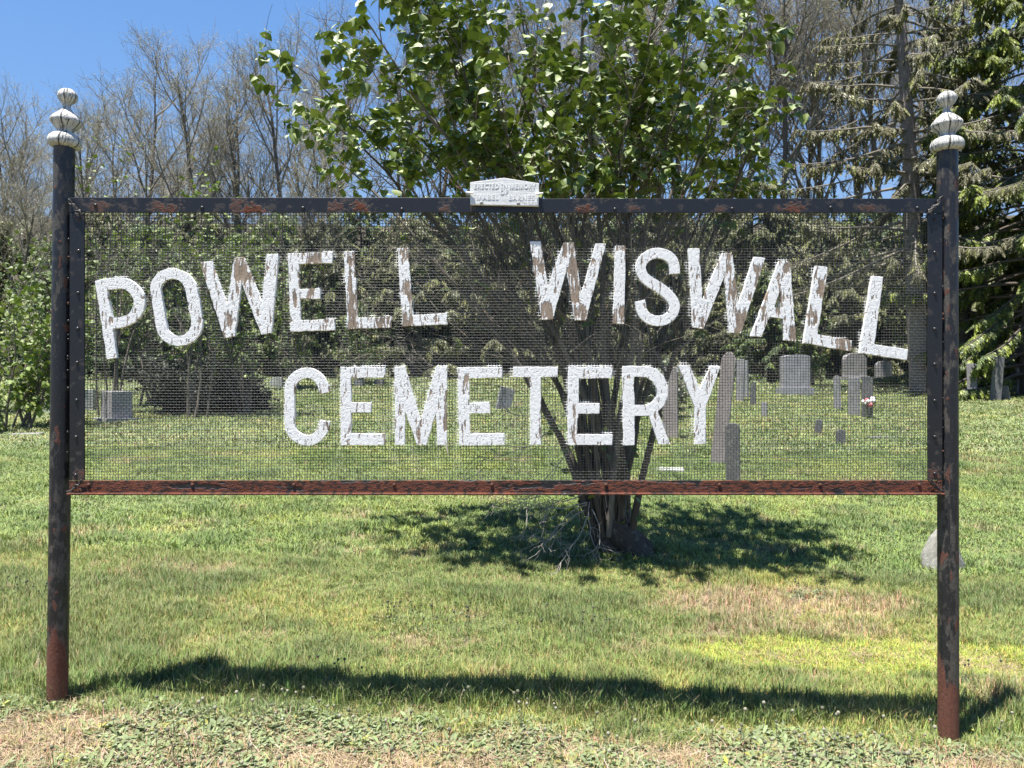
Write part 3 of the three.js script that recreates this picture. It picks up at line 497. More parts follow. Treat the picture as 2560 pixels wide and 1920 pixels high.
function grassColor(x, z, r) {
  const a = fbm(x * .8 + 30, z * .8 + 11, 3), b = fbm(x * 3 + 3, z * 3 + 7, 2), v = vivid(x, z), y = clamp((a - .45) * 3.0 + (b - .5) * 1.0 + (r() - .5) * .9), k = .82 + r() * .36;
  const dark = sstep(.50, .66, fbm(x * 1.9 + 60, z * 2.6 + 31, 3)), c = [0, 1, 2].map(i => lerp(lerp(PAL.green[i], PAL.yellow[i], y), [.075, .135, .028][i], dark * .65) * k);
  const s = clamp(bare(x, z) * 1.1 - .2 + (r() - .5) * .9) * (1 - v); for (let i = 0; i < 3; i++) { c[i] = lerp(c[i], PAL.straw[i] * k, s * .5); c[i] = lerp(c[i], [.26, .36, .035][i] * k, v * .85); }
  return c;
}
{
  const r = rng(1234), near = [], mid = [], far = [];
  const put = (list, d0, d1, dens, sc, hs) => {
    const nStrip = Math.ceil((d1 - d0) / .25);
    for (let s = 0; s < nStrip; s++) {
      const da = d0 + s * .25, half = da * .72 + 1.0, n = Math.round(2 * half * .25 * dens);
      for (let k = 0; k < n; k++) {
        const dist = da + r() * .25, x = (r() * 2 - 1) * half, z = EYE.z - dist, b = bare(x, z), v = vivid(x, z);
        if (r() < b * (z > 0 ? .80 : .72) && v < .5) continue;
        const patchH = .55 + .7 * fbm(x * 1.1 + 70, z * 1.1, 3) + .35 * sstep(.50, .66, fbm(x * 1.9 + 60, z * 2.6 + 31, 3)), tall = z > -.62 && z < -.1 ? 1.35 : 1;
        list.push({ p: V(x, groundH(x, z), z), s: sc * (.75 + r() * .5), sy: sc * hs * patchH * tall * (.7 + r() * .6) * (v > .5 ? .62 : 1), rot: r() * 6.28, c: grassColor(x, z, r), v: Math.floor(r() * 3), tx: (r() - .5) * .3, tz: (r() - .5) * .3 });
      }
    }
  };
  put(near, 2.7, 6.2, 1900, 1, .85); put(mid, 6.2, 12, 620, 1.5, .62); put(far, 12, 24, 130, 2.6, .40); put(far, 24, 44, 42, 4.2, .26);
  scatter('lawn_grass', 'fine yellow green lawn grass around the sign', 'grass', [1, 2, 3].map(k => bladeTuft(k, 15, .028, .035, .10, .0027, .6, .13)), grassMat, near);
  scatter('lawn_grass', 'lawn grass between the lilac and the gravestones', 'grass', [4, 5, 6].map(k => bladeTuft(k, 12, .034, .035, .09, .0042, .6, .14)), grassMat, mid);
  scatter('lawn_grass', 'distant lawn grass among the gravestones', 'grass', [7, 8, 9].map(k => bladeTuft(k, 14, .05, .03, .085, .0055, .7, .14)), grassMat, far);
  // taller tufts under the sign
  const tall = [];
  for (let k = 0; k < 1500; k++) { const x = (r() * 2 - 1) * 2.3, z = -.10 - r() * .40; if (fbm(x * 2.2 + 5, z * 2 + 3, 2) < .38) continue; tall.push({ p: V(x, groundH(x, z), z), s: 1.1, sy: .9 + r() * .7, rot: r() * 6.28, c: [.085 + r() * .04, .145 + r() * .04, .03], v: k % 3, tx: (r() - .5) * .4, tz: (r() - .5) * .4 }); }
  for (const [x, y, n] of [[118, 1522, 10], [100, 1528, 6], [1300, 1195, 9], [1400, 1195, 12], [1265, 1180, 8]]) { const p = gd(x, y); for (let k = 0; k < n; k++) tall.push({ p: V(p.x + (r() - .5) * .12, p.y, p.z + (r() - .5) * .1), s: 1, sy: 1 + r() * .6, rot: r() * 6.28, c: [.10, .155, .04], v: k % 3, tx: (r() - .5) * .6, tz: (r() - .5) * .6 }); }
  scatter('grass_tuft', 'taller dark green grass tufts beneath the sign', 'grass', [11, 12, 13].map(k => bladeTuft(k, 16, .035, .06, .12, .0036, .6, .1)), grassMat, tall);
}
// dead straw lying in the bare places
{
  const strawGeo = seed => { const r = rng(seed), b = new GB(); for (let k = 0; k < 16; k++) { const a = r() * 6.283, L = .02 + r() * .05, x = (r() - .5) * .09, z = (r() - .5) * .09, y = .001 + r() * .010, w = .0008 + r() * .0012, c = .7 + r() * .6, col = [c, c * (.9 + r() * .12), c * (.75 + r() * .3)], cv = (r() - .5) * 1.2, S = 3; let px = x, pz = z, an = a, st = b.count;
    for (let s = 0; s <= S; s++) { const yy = y + Math.sin(s / S * 3.14) * .012 * r(), nx = -Math.sin(an) * w / 2, nz = Math.cos(an) * w / 2; b.vert(px - nx, yy, pz - nz, 0, 1, 0, 0, 0, col); b.vert(px + nx, yy, pz + nz, 0, 1, 0, 0, 0, col); px += Math.cos(an) * L / S; pz += Math.sin(an) * L / S; an += cv / S; }
    for (let s = 0; s < S; s++) { const q = st + s * 2; b.i.push(q, q + 1, q + 3, q, q + 3, q + 2); } } return b.geo(); };
  const r = rng(4321), l = [];
  for (let k = 0; k < 60000 && l.length < 13000; k++) { const dist = 2.75 + r() * r() * 8, x = (r() * 2 - 1) * (dist * .72 + .6), z = EYE.z - dist, b = bare(x, z); if (r() > b * .95 + .05) continue; const q = .5 + .6 * fbm(x * 5, z * 5, 2) + r() * .35; l.push({ p: V(x, groundH(x, z) + .001 + r() * .006, z), s: .8 + r() * .7, rot: r() * 6.28, c: [.36 * q, .285 * q, .19 * q], v: k % 3, tx: (r() - .5) * .5, tz: (r() - .5) * .5 }); }
  scatter('straw', 'pale dead grass lying in the bare ground', 'straw', [51, 52, 53].map(strawGeo), new THREE.MeshStandardMaterial({ vertexColors: true, roughness: .9, side: THREE.DoubleSide }), l);
}
// broad-leaved weeds
function weedLeaf(b, yaw, len, wid, up, col, y0 = .004) {
  const c = Math.cos(yaw), s = Math.sin(yaw), P = [[0, .10], [.3, .55], [.62, 1], [.86, .75], [1, .0]], st = b.count;
  for (const [t, w] of P) { const d = t * len * Math.cos(up * (1 - .45 * t)), y = y0 + len * t * Math.sin(up) * (1 - t * .42), hw = wid * w / 2;
    const nx = -c * .4, nz = -s * .4; b.vert(c * d - s * hw, y + hw * .35, s * d + c * hw, nx - s * -.25, .85, nz + c * -.25, 0, 0, col); b.vert(c * d, y, s * d, nx, .9, nz, 0, 0, col); b.vert(c * d + s * hw, y + hw * .35, s * d - c * hw, nx + s * -.25, .85, nz - c * -.25, 0, 0, col); }
  for (let k = 0; k < 4; k++) { const q = st + k * 3; b.i.push(q, q + 1, q + 4, q, q + 4, q + 3, q + 1, q + 2, q + 5, q + 1, q + 5, q + 4); }
}
{
  const rosette = seed => { const r = rng(seed), b = new GB(), n = 7 + Math.floor(r() * 4); for (let k = 0; k < n; k++) { const q = .75 + r() * .5; weedLeaf(b, k * 2.4 + r(), .030 + r() * .042, .010 + r() * .009, .35 + r() * .9, [q, q, q * (.9 + r() * .3)]); } return b.geo(); };
  const stalk = seed => { const r = rng(seed), b = new GB(), h = .09 + r() * .05; b.tube([V(0, 0, 0), V((r() - .5) * .02, h * .5, (r() - .5) * .02), V((r() - .5) * .04, h, (r() - .5) * .03)], [.0013, .0011, .001], 4, [.9, 1, .8]); const e = b.p.slice(-3);
    const s = new THREE.IcosahedronGeometry(.0065, 1), q = s.attributes.position, nn = s.attributes.normal; for (let k = 0; k < q.count; k++) { b.vert(e[0] + q.getX(k), e[1] + q.getY(k) * 1.15, e[2] + q.getZ(k), nn.getX(k), nn.getY(k), nn.getZ(k), 0, 0, [1.5, 1.35, 1.5]); b.i.push(b.count - 1); } return b.geo(); };
  const r = rng(888), ros = [], stk = [];
  const add = (x, z, s, dark) => { const q = .8 + r() * .45, y = r() < .06; ros.push({ p: V(x, groundH(x, z) + .008, z), s: s * (.75 + r() * .6), rot: r() * 6.28, c: y ? [.34 * q, .34 * q, .05] : [.225 * q, .285 * q, .105 * q].map((v, i) => v * (dark ? .8 : 1)), v: Math.floor(r() * 5), tx: (r() - .5) * .5, tz: (r() - .5) * .5 });
    if (r() < .05) stk.push({ p: V(x, groundH(x, z), z), s: .8 + r() * .5, rot: r() * 6.28, c: dark ? [.05, .06, .035] : r() < .5 ? [.16, .17, .11] : [.075, .085, .05], v: Math.floor(r() * 3), tx: (r() - .5) * .25, tz: (r() - .5) * .25 }); };
  for (let k = 0; k < 15000; k++) { const x = (r() * 2 - 1) * 2.7, z = -.10 + r() * .85, f = fbm(x * 1.5 + 21, z * 2.6 + 13, 3) + (x > .3 ? .07 : 0) + (x < -1.2 ? .04 : 0), edge = sstep(-.08, .05, z + (fbm(x * 3, 8, 2) - .5) * .16); if (r() > edge * sstep(.34, .66, f) * .55) continue; add(x, z, .72, false); }
  for (const [cx, cy, rx, n] of [[1000, 1362, 150, 80], [1250, 1375, 170, 40], [850, 1345, 60, 50], [420, 1490, 60, 25], [60, 1300, 80, 60], [700, 1500, 160, 60], [2100, 1480, 70, 30], [1420, 1160, 25, 20], [1750, 1290, 70, 30]]) for (let k = 0; k < n; k++) { const p = gd(cx + (r() + r() - 1) * rx, cy + (r() + r() - 1) * rx * .2); add(p.x, p.z, .65, true); if (r() < .22) stk.push({ p, s: .8 + r() * .3, rot: r() * 6.28, c: [.045, .055, .03], v: Math.floor(r() * 3), tx: (r() - .5) * .3, tz: (r() - .5) * .3 }); }
  scatter('weed_rosettes', 'grey green broad leaved weeds spreading in the straw before the sign', 'weeds', [61, 62, 63, 64, 65].map(rosette), leafy({ roughness: .75 }), ros);
  scatter('weed_stalks', 'thin weed stalks tipped with small round buds', 'weeds', [71, 72, 73].map(stalk), new THREE.MeshStandardMaterial({ vertexColors: true, roughness: .9 }), stk);
  // yellow leaved plantlet at the foot of the right post, dandelions on the far lawn
  const b = new GB(); for (let k = 0; k < 9; k++) weedLeaf(b, k * .9 + r(), .03 + r() * .012, .022, .6 + r() * .5, [.50, .52, .05], .03); b.tube([V(0, 0, 0), V(.003, .035, 0)], .0015, 4, [.2, .3, .06]);
  const y = shadow(new THREE.Mesh(b.geo(), leafy())); y.name = 'yellow_plantlet'; y.position.copy(gd(2088, 1596)); tag(y, 'small plant with bright yellow green leaves at foot of post', 'plant'); scene.add(y);
  const fl = []; for (const [cx, cy, rx, n] of [[32, 849, 10, 16], [58, 850, 9, 14], [80, 849, 20, 6]]) for (let k = 0; k < n; k++) { const p = gd(cx + (r() - .5) * 2 * rx, cy + (r() - .5) * 3); p.y += .06; fl.push({ p, s: cy < 900 ? 1.6 : .8, rot: r() * 6, c: [.75, .52, .03], v: 0 }); }
  scatter('dandelion_heads', 'yellow dandelion heads dotted over the lawn', 'flowers', [new THREE.SphereGeometry(.022, 8, 5).scale(1, .5, 1)], new THREE.MeshStandardMaterial({ roughness: .9 }), fl);
  const pf = gd(1871, 906), fg = new GB(); for (let k = 0; k < 14; k++) { const s = new THREE.IcosahedronGeometry(.035 + r() * .02, 1), q = s.attributes.position, nn = s.attributes.normal, o = V((r() - .5) * .2, .30 + r() * .2, .12 + (r() - .5) * .12), c = r() < .6 ? [.75, .72, .72] : [.55, .16, .17]; for (let i = 0; i < q.count; i++) { fg.vert(o.x + q.getX(i), o.y + q.getY(i), o.z + q.getZ(i), nn.getX(i), nn.getY(i), nn.getZ(i), 0, 0, c); fg.i.push(fg.count - 1); } fg.tube([V(o.x * .5, 0, .12), o], .006, 4, [.06, .1, .03]); }
  const fm = shadow(new THREE.Mesh(fg.geo(), new THREE.MeshStandardMaterial({ vertexColors: true, roughness: .9 }))); fm.name = 'grave_flowers'; fm.position.copy(pf); tag(fm, 'white and red flowers set before a dark slab gravestone', 'flowers'); scene.add(fm);
}

// ---------------------------------------------------------------- woody plants
const barkTex = (a, b, seed) => ({ map: tex(256, 512, (u, v, x, y) => { const f = fbm(x / 6 + seed, y / 34, 4), g = vn(x / 2, y / 3), l = sstep(.6, .7, fbm(x / 18, y / 22 + seed, 3)); const k = .45 + f * .8 + (g - .5) * .3; return [0, 1, 2].map(c => lerp(a[c] * k, b[c], l * .7)); }, true), bumpMap: tex(256, 512, (u, v, x, y) => fbm(x / 6 + seed, y / 34, 4) * .7 + vn(x / 2, y / 5) * .3), bumpScale: .02, roughness: .95 });
const barkGrey = new THREE.MeshStandardMaterial(barkTex([.14, .115, .095], [.24, .225, .195], 2));
const barkPale = new THREE.MeshStandardMaterial(barkTex([.24, .20, .18], [.30, .275, .25], 12));
const barkDark = new THREE.MeshStandardMaterial(barkTex([.075, .06, .048], [.13, .125, .10], 22));
const woodVC = new THREE.MeshStandardMaterial({ vertexColors: true, roughness: .95 });
const UPV = V(0, 1, 0);
function perp(d, r) { const a = V(r() - .5, r() - .5, r() - .5); return a.addScaledVector(d, -a.dot(d)).normalize(); }
function grow(b, r, p, dir, len, rad, segs, sides, wob, up, col, taperTo = .35) {   // one limb: returns its points
  const pts = [p.clone()], rr = [rad], d = dir.clone(), q = p.clone();
  for (let k = 0; k < segs; k++) { d.addScaledVector(perp(d, r), wob * (.4 + r())).addScaledVector(UPV, up).normalize(); q.addScaledVector(d, len / segs); pts.push(q.clone()); rr.push(rad * lerp(1, taperTo, (k + 1) / segs)); }
  b.tube(pts, rr, sides, col); return { pts, rr, d };
}
const at = (L, t) => { const f = clamp(t, 0, .999) * (L.pts.length - 1), k = Math.floor(f); return { p: L.pts[k].clone().lerp(L.pts[k + 1], f - k), d: L.pts[k + 1].clone().sub(L.pts[k]).normalize(), r: lerp(L.rr[k], L.rr[k + 1], f - k) }; };
const off = (d, ang, r) => d.clone().multiplyScalar(Math.cos(ang)).addScaledVector(perp(d, r), Math.sin(ang)).normalize();

// bare hardwoods with opening buds -----------------------------------
function bareTree(seed, H, o = {}) {
  const r = rng(seed), tr_ = new GB(), cr = new GB(), bud = new GB();
  const tone = o.tone || 1, cT = [.20 * tone, .18 * tone, .15 * tone], cW = [.31 * tone, .285 * tone, .225 * tone];
  const trunk = grow(tr_, r, V(0, -.3, 0), V((r() - .5) * .08, 1, (r() - .5) * .08).normalize(), H * .80, H * (o.girth || .0105), 12, 8, .05, .02, null, .28);
  const n1 = o.n1 || 17;
  for (let a = 0; a < n1; a++) {
    const t = lerp(o.from || .30, 1, Math.pow(a / (n1 - 1), .85)), q = at(trunk, t), l1 = H * lerp(.40, .17, t) * (.8 + r() * .35);
    const L1 = grow(cr, r, q.p, off(q.d, .55 + r() * .4, r), l1, Math.max(.05, q.r * (t > .95 ? .95 : .66)), 6, 5, .10, .12, cT, .32);
    for (let c = 0; c < 7; c++) {
      const e = at(L1, .22 + .78 * (c + r() * .6) / 7), l2 = l1 * (.28 + r() * .25);
      const L2 = grow(cr, r, e.p, off(e.d, .5 + r() * .4, r), l2, Math.max(.022, e.r * .62), 3, 4, .14, .10, cT, .4);
      for (let f = 0; f < 5; f++) {
        const g = at(L2, .2 + .8 * (f + r()) / 5.2), l3 = l2 * (.35 + r() * .3);
        const L3 = grow(cr, r, g.p, off(g.d, .4 + r() * .5, r), l3, Math.max(.009, g.r * .6), 2, 3, .16, .06, cW, .5);
        for (let h = 0; h < 5; h++) {
          const i = at(L3, .25 + .75 * (h + r()) / 5.1), l4 = .25 + r() * .45, L4 = grow(cr, r, i.p, off(i.d, .35 + r() * .5, r), l4, .0065, 1, 3, .1, .05, cW, .6);
          if (r() < (o.buds ?? .5)) for (let m = 0; m < 2; m++) { const x = L4.pts[1].clone().lerp(L4.pts[0], r() * .5), s = .035 + r() * .03, u = perp(UPV, r).multiplyScalar(s), w = perp(UPV, r).multiplyScalar(s * .6); w.y += s * .5; const cc = o.budColor || [.30, .32, .12], k = .8 + r() * .4, C = cc.map(v => v * k); const st = bud.count; bud.vert(x.x, x.y, x.z, 0, 1, 0, 0, 0, C); bud.vert(x.x + u.x, x.y + u.y + .02, x.z + u.z, 0, 1, 0, 0, 0, C); bud.vert(x.x + w.x, x.y + w.y, x.z + w.z, 0, 1, 0, 0, 0, C); bud.i.push(st, st + 1, st + 2); }
        }
      }
    }
  }
  let top = 0; for (let k = 1; k < cr.p.length; k += 3) if (cr.p[k] > top) top = cr.p[k];
  return { trunk: tr_.geo(), crown: cr.geo(), bud: bud.count ? bud.geo() : null, top };
}
{
  const variants = [bareTree(101, 18, { n1: 15 }), bareTree(102, 18, { n1: 17, buds: .8 }), bareTree(103, 18, { n1: 13, from: .42 }), bareTree(104, 18, { n1: 16, from: .5, buds: .35, tone: .9 }), bareTree(105, 18, { n1: 15, buds: .9, budColor: [.24, .23, .07] })];
  const budMat = leafy({ transmission: .3 }), proto = [];
  // x in the zoomed view, distance in metres, height of the top in the zoomed view, kind
  const spots = [[-30, 40, 150, 0], [28, 43, 172, 1], [80, 46, 185, 0], [150, 45, 160, 1], [205, 42, 190, 4], [258, 46, 125, 0], [332, 43, 62, 2], [372, 50, 150, 1], [440, 43, 45, 2], [492, 47, 110, 1], [545, 45, 128, 0], [20, 30, 330, 3],
    [640, 44, 30, 2], [700, 46, -60, 0], [742, 50, 20, 1], [650, 34, 235, 4], [830, 46, -100, 3], [915, 52, -30, 0], [1000, 47, -90, 2], [1080, 45, -150, 3], [1165, 48, -60, 0], [1250, 45, -130, 2], [1330, 50, -90, 3], [1425, 46, -160, 0], [1500, 49, -90, 2], [1565, 45, -140, 3], [1625, 47, -120, 2], [1682, 45, -170, 3], [1735, 49, -100, 0], [1790, 46, -160, 3], [1850, 48, -130, 2], [1905, 44, -150, 3], [1970, 50, -120, 0], [2040, 47, -140, 3], [2120, 52, -100, 2], [2230, 48, -120, 0], [110, 58, 260, 1], [300, 60, 230, 0], [420, 62, 230, 1], [580, 62, 400, 1]];
  const r = rng(2020);
  for (const [x, d, top, k] of spots) {
    const p = atDist(x, d), h = (EYE.y + (830 - top) * D / FOC * d - p.y), v = variants[k], s = h / v.top;
    let g;
    const shape = ['round crowned', 'bushy budding', 'high vase shaped', 'long trunked', 'olive budded'][k], place = x < 620 ? 'beyond the young leafy trees' : x < 1640 ? 'rising behind the lilac' : 'rising behind the spruces', label = d < 35 ? (x < 300 ? 'dark stemmed bare tree with forked limbs at edge of the lawn' : 'short spreading bare tree with dull olive buds beside the tall ones') : `tall ${shape} bare grey tree with fine twigs ${place}`;
    if (!proto[k]) { g = proto[k] = thing('bare_tree', label, 'tree', p, 'bare trees along the back of the cemetery'); part('trunk', v.trunk, barkGrey, g); part('crown', v.crown, woodVC, g); if (v.bud) part('buds', v.bud, budMat, g).userData.kind = 'stuff'; }
    else { g = copyOf(proto[k], label); g.position.copy(p); }
    g.rotation.y = r() * 6.28; const wide = s * (.80 + r() * .25); g.scale.set(wide, s, wide);
  }
}

// leaves --------------------------------------------------------------
function leafGeo(seed, fold = .14, col = null) {     // heart-shaped, 1 long, creased along the midrib
  const r = rng(seed), P = [[-.10, .04], [-.34, .10], [-.42, .34], [-.26, .70], [0, 1]], b = new GB(), cu = .10 + r() * .2;
  const z = (x, y) => Math.abs(x) * fold * 2 - cu * y * y + (r() - .5) * .03;
  const mid = [[0, 0], [0, .38], [0, .72]].map(([x, y]) => b.vert(x, y, z(x, y), 0, 0, 1, 0, 0, col));
  for (const s of [-1, 1]) { const e = P.slice(0, 4).map(([x, y]) => b.vert(x * s, y, z(x, y), -s * fold * 1.2, 0, 1, 0, 0, col)), t = b.vert(0, 1, z(0, 1), 0, .3, 1, 0, 0, col); const T = [[mid[0], e[0], e[1]], [mid[0], e[1], mid[1]], [e[1], e[2], mid[1]], [mid[1], e[2], mid[2]], [e[2], e[3], mid[2]], [mid[2], e[3], t]]; for (const q of T) b.i.push(...q); }
  const g = b.geo(); g.computeVertexNormals(); return g;
}
// the lilac -------------------------------------------------------------
{
  const r = rng(606), base = gd(1335, 1196), lilac = thing('lilac_bush', 'tall lilac bush of many stems with fresh heart shaped leaves behind the sign', 'bush', base);
  const dist = EYE.z - base.z, m = dist / FOC * D, wood = new GB(), twig = new GB(), dead = new GB(), leaves = [];
  const loc = (x, y, dz = 0) => V((x - 1335) * m, (1196 - y) * m, dz);
  const cS = [.085, .068, .052], cG = [.20, .175, .145], cB = [.15, .115, .085];
  // old stump
  const st = new GB(); st.tube([loc(1392, 1216, .04), loc(1378, 1192, .03), loc(1355, 1168, .02), loc(1330, 1150, 0), loc(1308, 1125, -.02), loc(1296, 1100, -.03)], [.12, .135, .135, .125, .11, .085], 22); st.tube([loc(1325, 1215, .02), loc(1320, 1185, .02), loc(1300, 1150, 0), loc(1278, 1110, 0), loc(1262, 1075, 0)], [.10, .10, .09, .07, .055], 12);
  for (let k = 0; k < st.count; k++) { const x = st.p[k * 3], y = st.p[k * 3 + 1], z = st.p[k * 3 + 2], f = 1 + (fbm(x * 16 + 5, y * 6 + z * 16, 4) - .5) * .9; for (let c = 0; c < 3; c++) st.p[k * 3 + c] += st.n[k * 3 + c] * (f - 1) * .12; }
  { const g = st.geo(); g.computeVertexNormals(); part('stump', g, barkDark, lilac); }
  const stems = [[700, 190, .3], [760, 75, -.5], [850, -70, .2], [950, -110, -.7], [1035, 0, .5], [985, 190, .9], [880, 270, -.9], [745, 320, .6], [690, 300, -.4], [1150, 120, .1], [1110, -60, -.4], [1225, -60, .5], [1330, -80, -.3], [1420, -60, .6], [1530, 40, -.1], [1555, 140, .7], [1615, 250, .1], [1590, 345, .8], [1440, 190, .9], [1310, 240, 1.0], [1200, 300, .9], [1090, 330, 1.1], [1400, 310, -.6], [1510, 300, -.8], [820, 160, 1.0], [910, 60, .8], [1480, 90, -.9], [1270, 120, -.8], [1610, 330, -.3]];
  const leafAt = (p, d, prob) => {
    if (r() > prob) return; const n = 2 + Math.floor(r() * 4);
    for (let k = 0; k < n; k++) { const q = off(d, .7 + r() * .7, r); q.y -= .25 + r() * .3; q.normalize(); leaves.push({ p: p.clone().addScaledVector(d, -k * .02), d: q, s: .056 + r() * .05, roll: (r() - .5) * 1.6, t: r() }); }
  };
  const chance = p => { const w = p.clone().add(base), k = FOC / D / (EYE.z - w.z), X = 1106 + w.x * k, Y = 830 - (w.y - EYE.y) * k; let c = sstep(470, 330, Y) * .95 + .05; if (Math.abs(X - 1120) < 55 && Y < 250) c *= .3; if (X < 760 && Y < 60) c *= .2; return c; };
  stems.forEach(([x, y, dz], k) => {
    const s0 = loc(1275 + (k * 37 % 90), 1130 + (k * 13 % 30), (r() - .5) * .22), e = loc(x, y, dz), c = s0.clone().lerp(e, .45); c.y += (e.y - s0.y) * .12; c.x -= (e.x - s0.x) * .14;
    const cv = new THREE.QuadraticBezierCurve3(s0, c, e), N = 16, pts = cv.getPoints(N).map((p, i) => p.add(V((vn(k * 9 + i * .7, 1) - .5) * .14, 0, (vn(k * 9 + i * .7, 5) - .5) * .14).multiplyScalar(i / N * 1.2))), rad = .013 + r() * .014, rr = pts.map((p, i) => rad * lerp(1.25, .22, i / N));
    wood.tube(pts, rr, 7, r() < .3 ? [.16, .14, .115] : cS); const L = { pts, rr };
    const nb = 15;
    for (let a = 0; a < nb; a++) {
      const t = .36 + .64 * (a + r() * .8) / nb, q = at(L, t), l = lerp(.85, .45, t) * (.6 + r() * .7);
      const L2 = grow(wood, r, q.p, off(q.d, .35 + r() * .5, r), l, Math.max(.0045, q.r * .55), 5, 4, .12, .05, r() < .35 ? cG : cB, .4);
      for (let c2 = 0; c2 < 6; c2++) {
        const g = at(L2, .25 + .75 * (c2 + r()) / 6.2), l3 = .12 + r() * .26, L3 = grow(twig, r, g.p, off(g.d, .4 + r() * .6, r), l3, .0028, 3, 3, .2, .06, r() < .4 ? cG : cB, .5);
        const e3 = L3.pts[3], pr = chance(e3); leafAt(e3, L3.d, pr); leafAt(L3.pts[2], L3.d, pr * .55);
      }
      leafAt(L2.pts[5], L2.d, chance(L2.pts[5]));
    }
  });
  // dry twigs low in the bush, and the pale sprays hanging at its foot
  for (let k = 0; k < 170; k++) { const p = loc(900 + r() * 560 + 60 * (r() - .5), 440 + r() * 400, (r() - .5) * 1.6), toward = loc(1310, 1000, 0).sub(p).normalize().negate(); const L = grow(dead, r, p, off(toward, .3 + r() * .5, r), .5 + r() * .7, .004, 6, 4, .22, 0, cG, .35); for (let a = 0; a < 5; a++) { const q = at(L, .2 + r() * .8); grow(dead, r, q.p, off(q.d, .6 + r() * .6, r), .15 + r() * .3, .002, 4, 3, .3, -.02, cG, .5); } }
  for (const [x, y, tx, ty] of [[1262, 1075, 1060, 1150], [1255, 1090, 1110, 1175], [1270, 1080, 1225, 1190], [1275, 1095, 1290, 1185], [1262, 1080, 1060, 1110], [1250, 1060, 1140, 1130], [1265, 1100, 1170, 1185], [1240, 960, 1120, 1000], [1200, 905, 1010, 880], [1180, 930, 1040, 1010]]) {
    const a = loc(x, y, .12 + r() * .2), e = loc(tx, ty, .25 + r() * .4), L = grow(dead, r, a, e.clone().sub(a).normalize(), a.distanceTo(e), .0055, 9, 5, .26, -.01, [.30, .27, .235], .35);
    for (let k = 0; k < 8; k++) { const q = at(L, .25 + r() * .75), L2 = grow(dead, r, q.p, off(q.d, .6 + r() * .5, r), .10 + r() * .25, .003, 5, 4, .35, -.04, [.30, .27, .235], .5); for (let c = 0; c < 2; c++) { const w = at(L2, .3 + r() * .6); grow(dead, r, w.p, off(w.d, .7, r), .05 + r() * .1, .0018, 3, 3, .3, -.03, [.30, .27, .235], .6); } }
  }
  for (let k = 0; k < 26; k++) { const a = loc(1255 + r() * 110, 1080 + r() * 60, (r() - .5) * .3), L = grow(wood, r, a, V((r() - .6) * .35, 1, (r() - .5) * .3).normalize(), .5 + r() * .8, .004 + r() * .009, 7, 5, .06, .01, r() < .4 ? cG : cS, .6); }
  part('stems', wood.geo(), woodVC, lilac); part('twigs', twig.geo(), woodVC, lilac); part('dry_twigs', dead.geo(), woodVC, lilac);
  // a few leaves low among the stems
  for (let k = 0; k < 120; k++) { const y = 830 + Math.pow(r(), .6) * 300, x = 1200 + r() * 190 - (1130 - y) * .12; leaves.push({ p: loc(x, y, (r() - .3) * .5), d: V(r() - .5, -.2 + r() * .5, r() - .5).normalize(), s: .04 + r() * .035, roll: r(), t: r() }); }
  const lg = [1, 2, 3, 4].map(k => leafGeo(k + 300, .10 + k * .03)), Q = new THREE.Quaternion(), M = new THREE.Matrix4(), X = V(0, 0, 0), Z = V(0, 0, 0), camL = EYE.clone().sub(base);
  const orient = l => { Z.copy(UPV).addScaledVector(l.d, -UPV.dot(l.d)); if (Z.lengthSq() < .02) Z.set(0, 0, 1).addScaledVector(l.d, -l.d.z); Z.normalize(); X.crossVectors(l.d, Z); M.makeBasis(X, l.d, Z); Q.setFromRotationMatrix(M); return Q.multiply(new THREE.Quaternion().setFromAxisAngle(UPV, l.roll)); };
  for (const l of leaves) { const w = l.p.clone().add(base), k = FOC / (EYE.z - w.z), X1 = 1280 + w.x * k, Y1 = 960 - (w.y - EYE.y) * k, q = orient(l).clone(), n = V(0, 0, 1).applyQuaternion(q), view = camL.clone().sub(l.p).normalize(); l.q = q; l.score = (X1 > 20 && X1 < 2540 && Y1 > 8 && Y1 < 485) ? l.s * l.s * k * k * (Math.abs(n.dot(view)) + .15) * (1 + .4 * l.p.z) : 0; }
  leaves.sort((a, b) => b.score - a.score);
  const tints = [[.125, .19, .02], [.165, .24, .028], [.095, .15, .018], [.23, .30, .045]], lm = tints.map(c => new THREE.MeshPhysicalMaterial({ color: lin(...c), roughness: .55, transmission: .42, thickness: 0, side: THREE.DoubleSide }));
  leaves.slice(0, 300).forEach((l, k) => { const o = part('leaf', lg[k % 4], lm[Math.floor(l.t * 4)], lilac); o.position.copy(l.p); o.quaternion.copy(l.q); o.scale.setScalar(l.s); });
  const rest = leaves.slice(300), im = new THREE.InstancedMesh(lg[0], new THREE.MeshPhysicalMaterial({ roughness: .55, transmission: .42, thickness: 0, side: THREE.DoubleSide }), rest.length), c = new THREE.Color();
  rest.forEach((l, k) => { M.compose(l.p, l.q, V(l.s, l.s, l.s)); im.setMatrixAt(k, M); const t = tints[Math.floor(l.t * 4)], f = .85 + r() * .3; im.setColorAt(k, c.setRGB(t[0] * f, t[1] * f, t[2] * f)); });
  im.name = 'foliage'; im.userData.kind = 'stuff'; shadow(im); lilac.add(im);
}

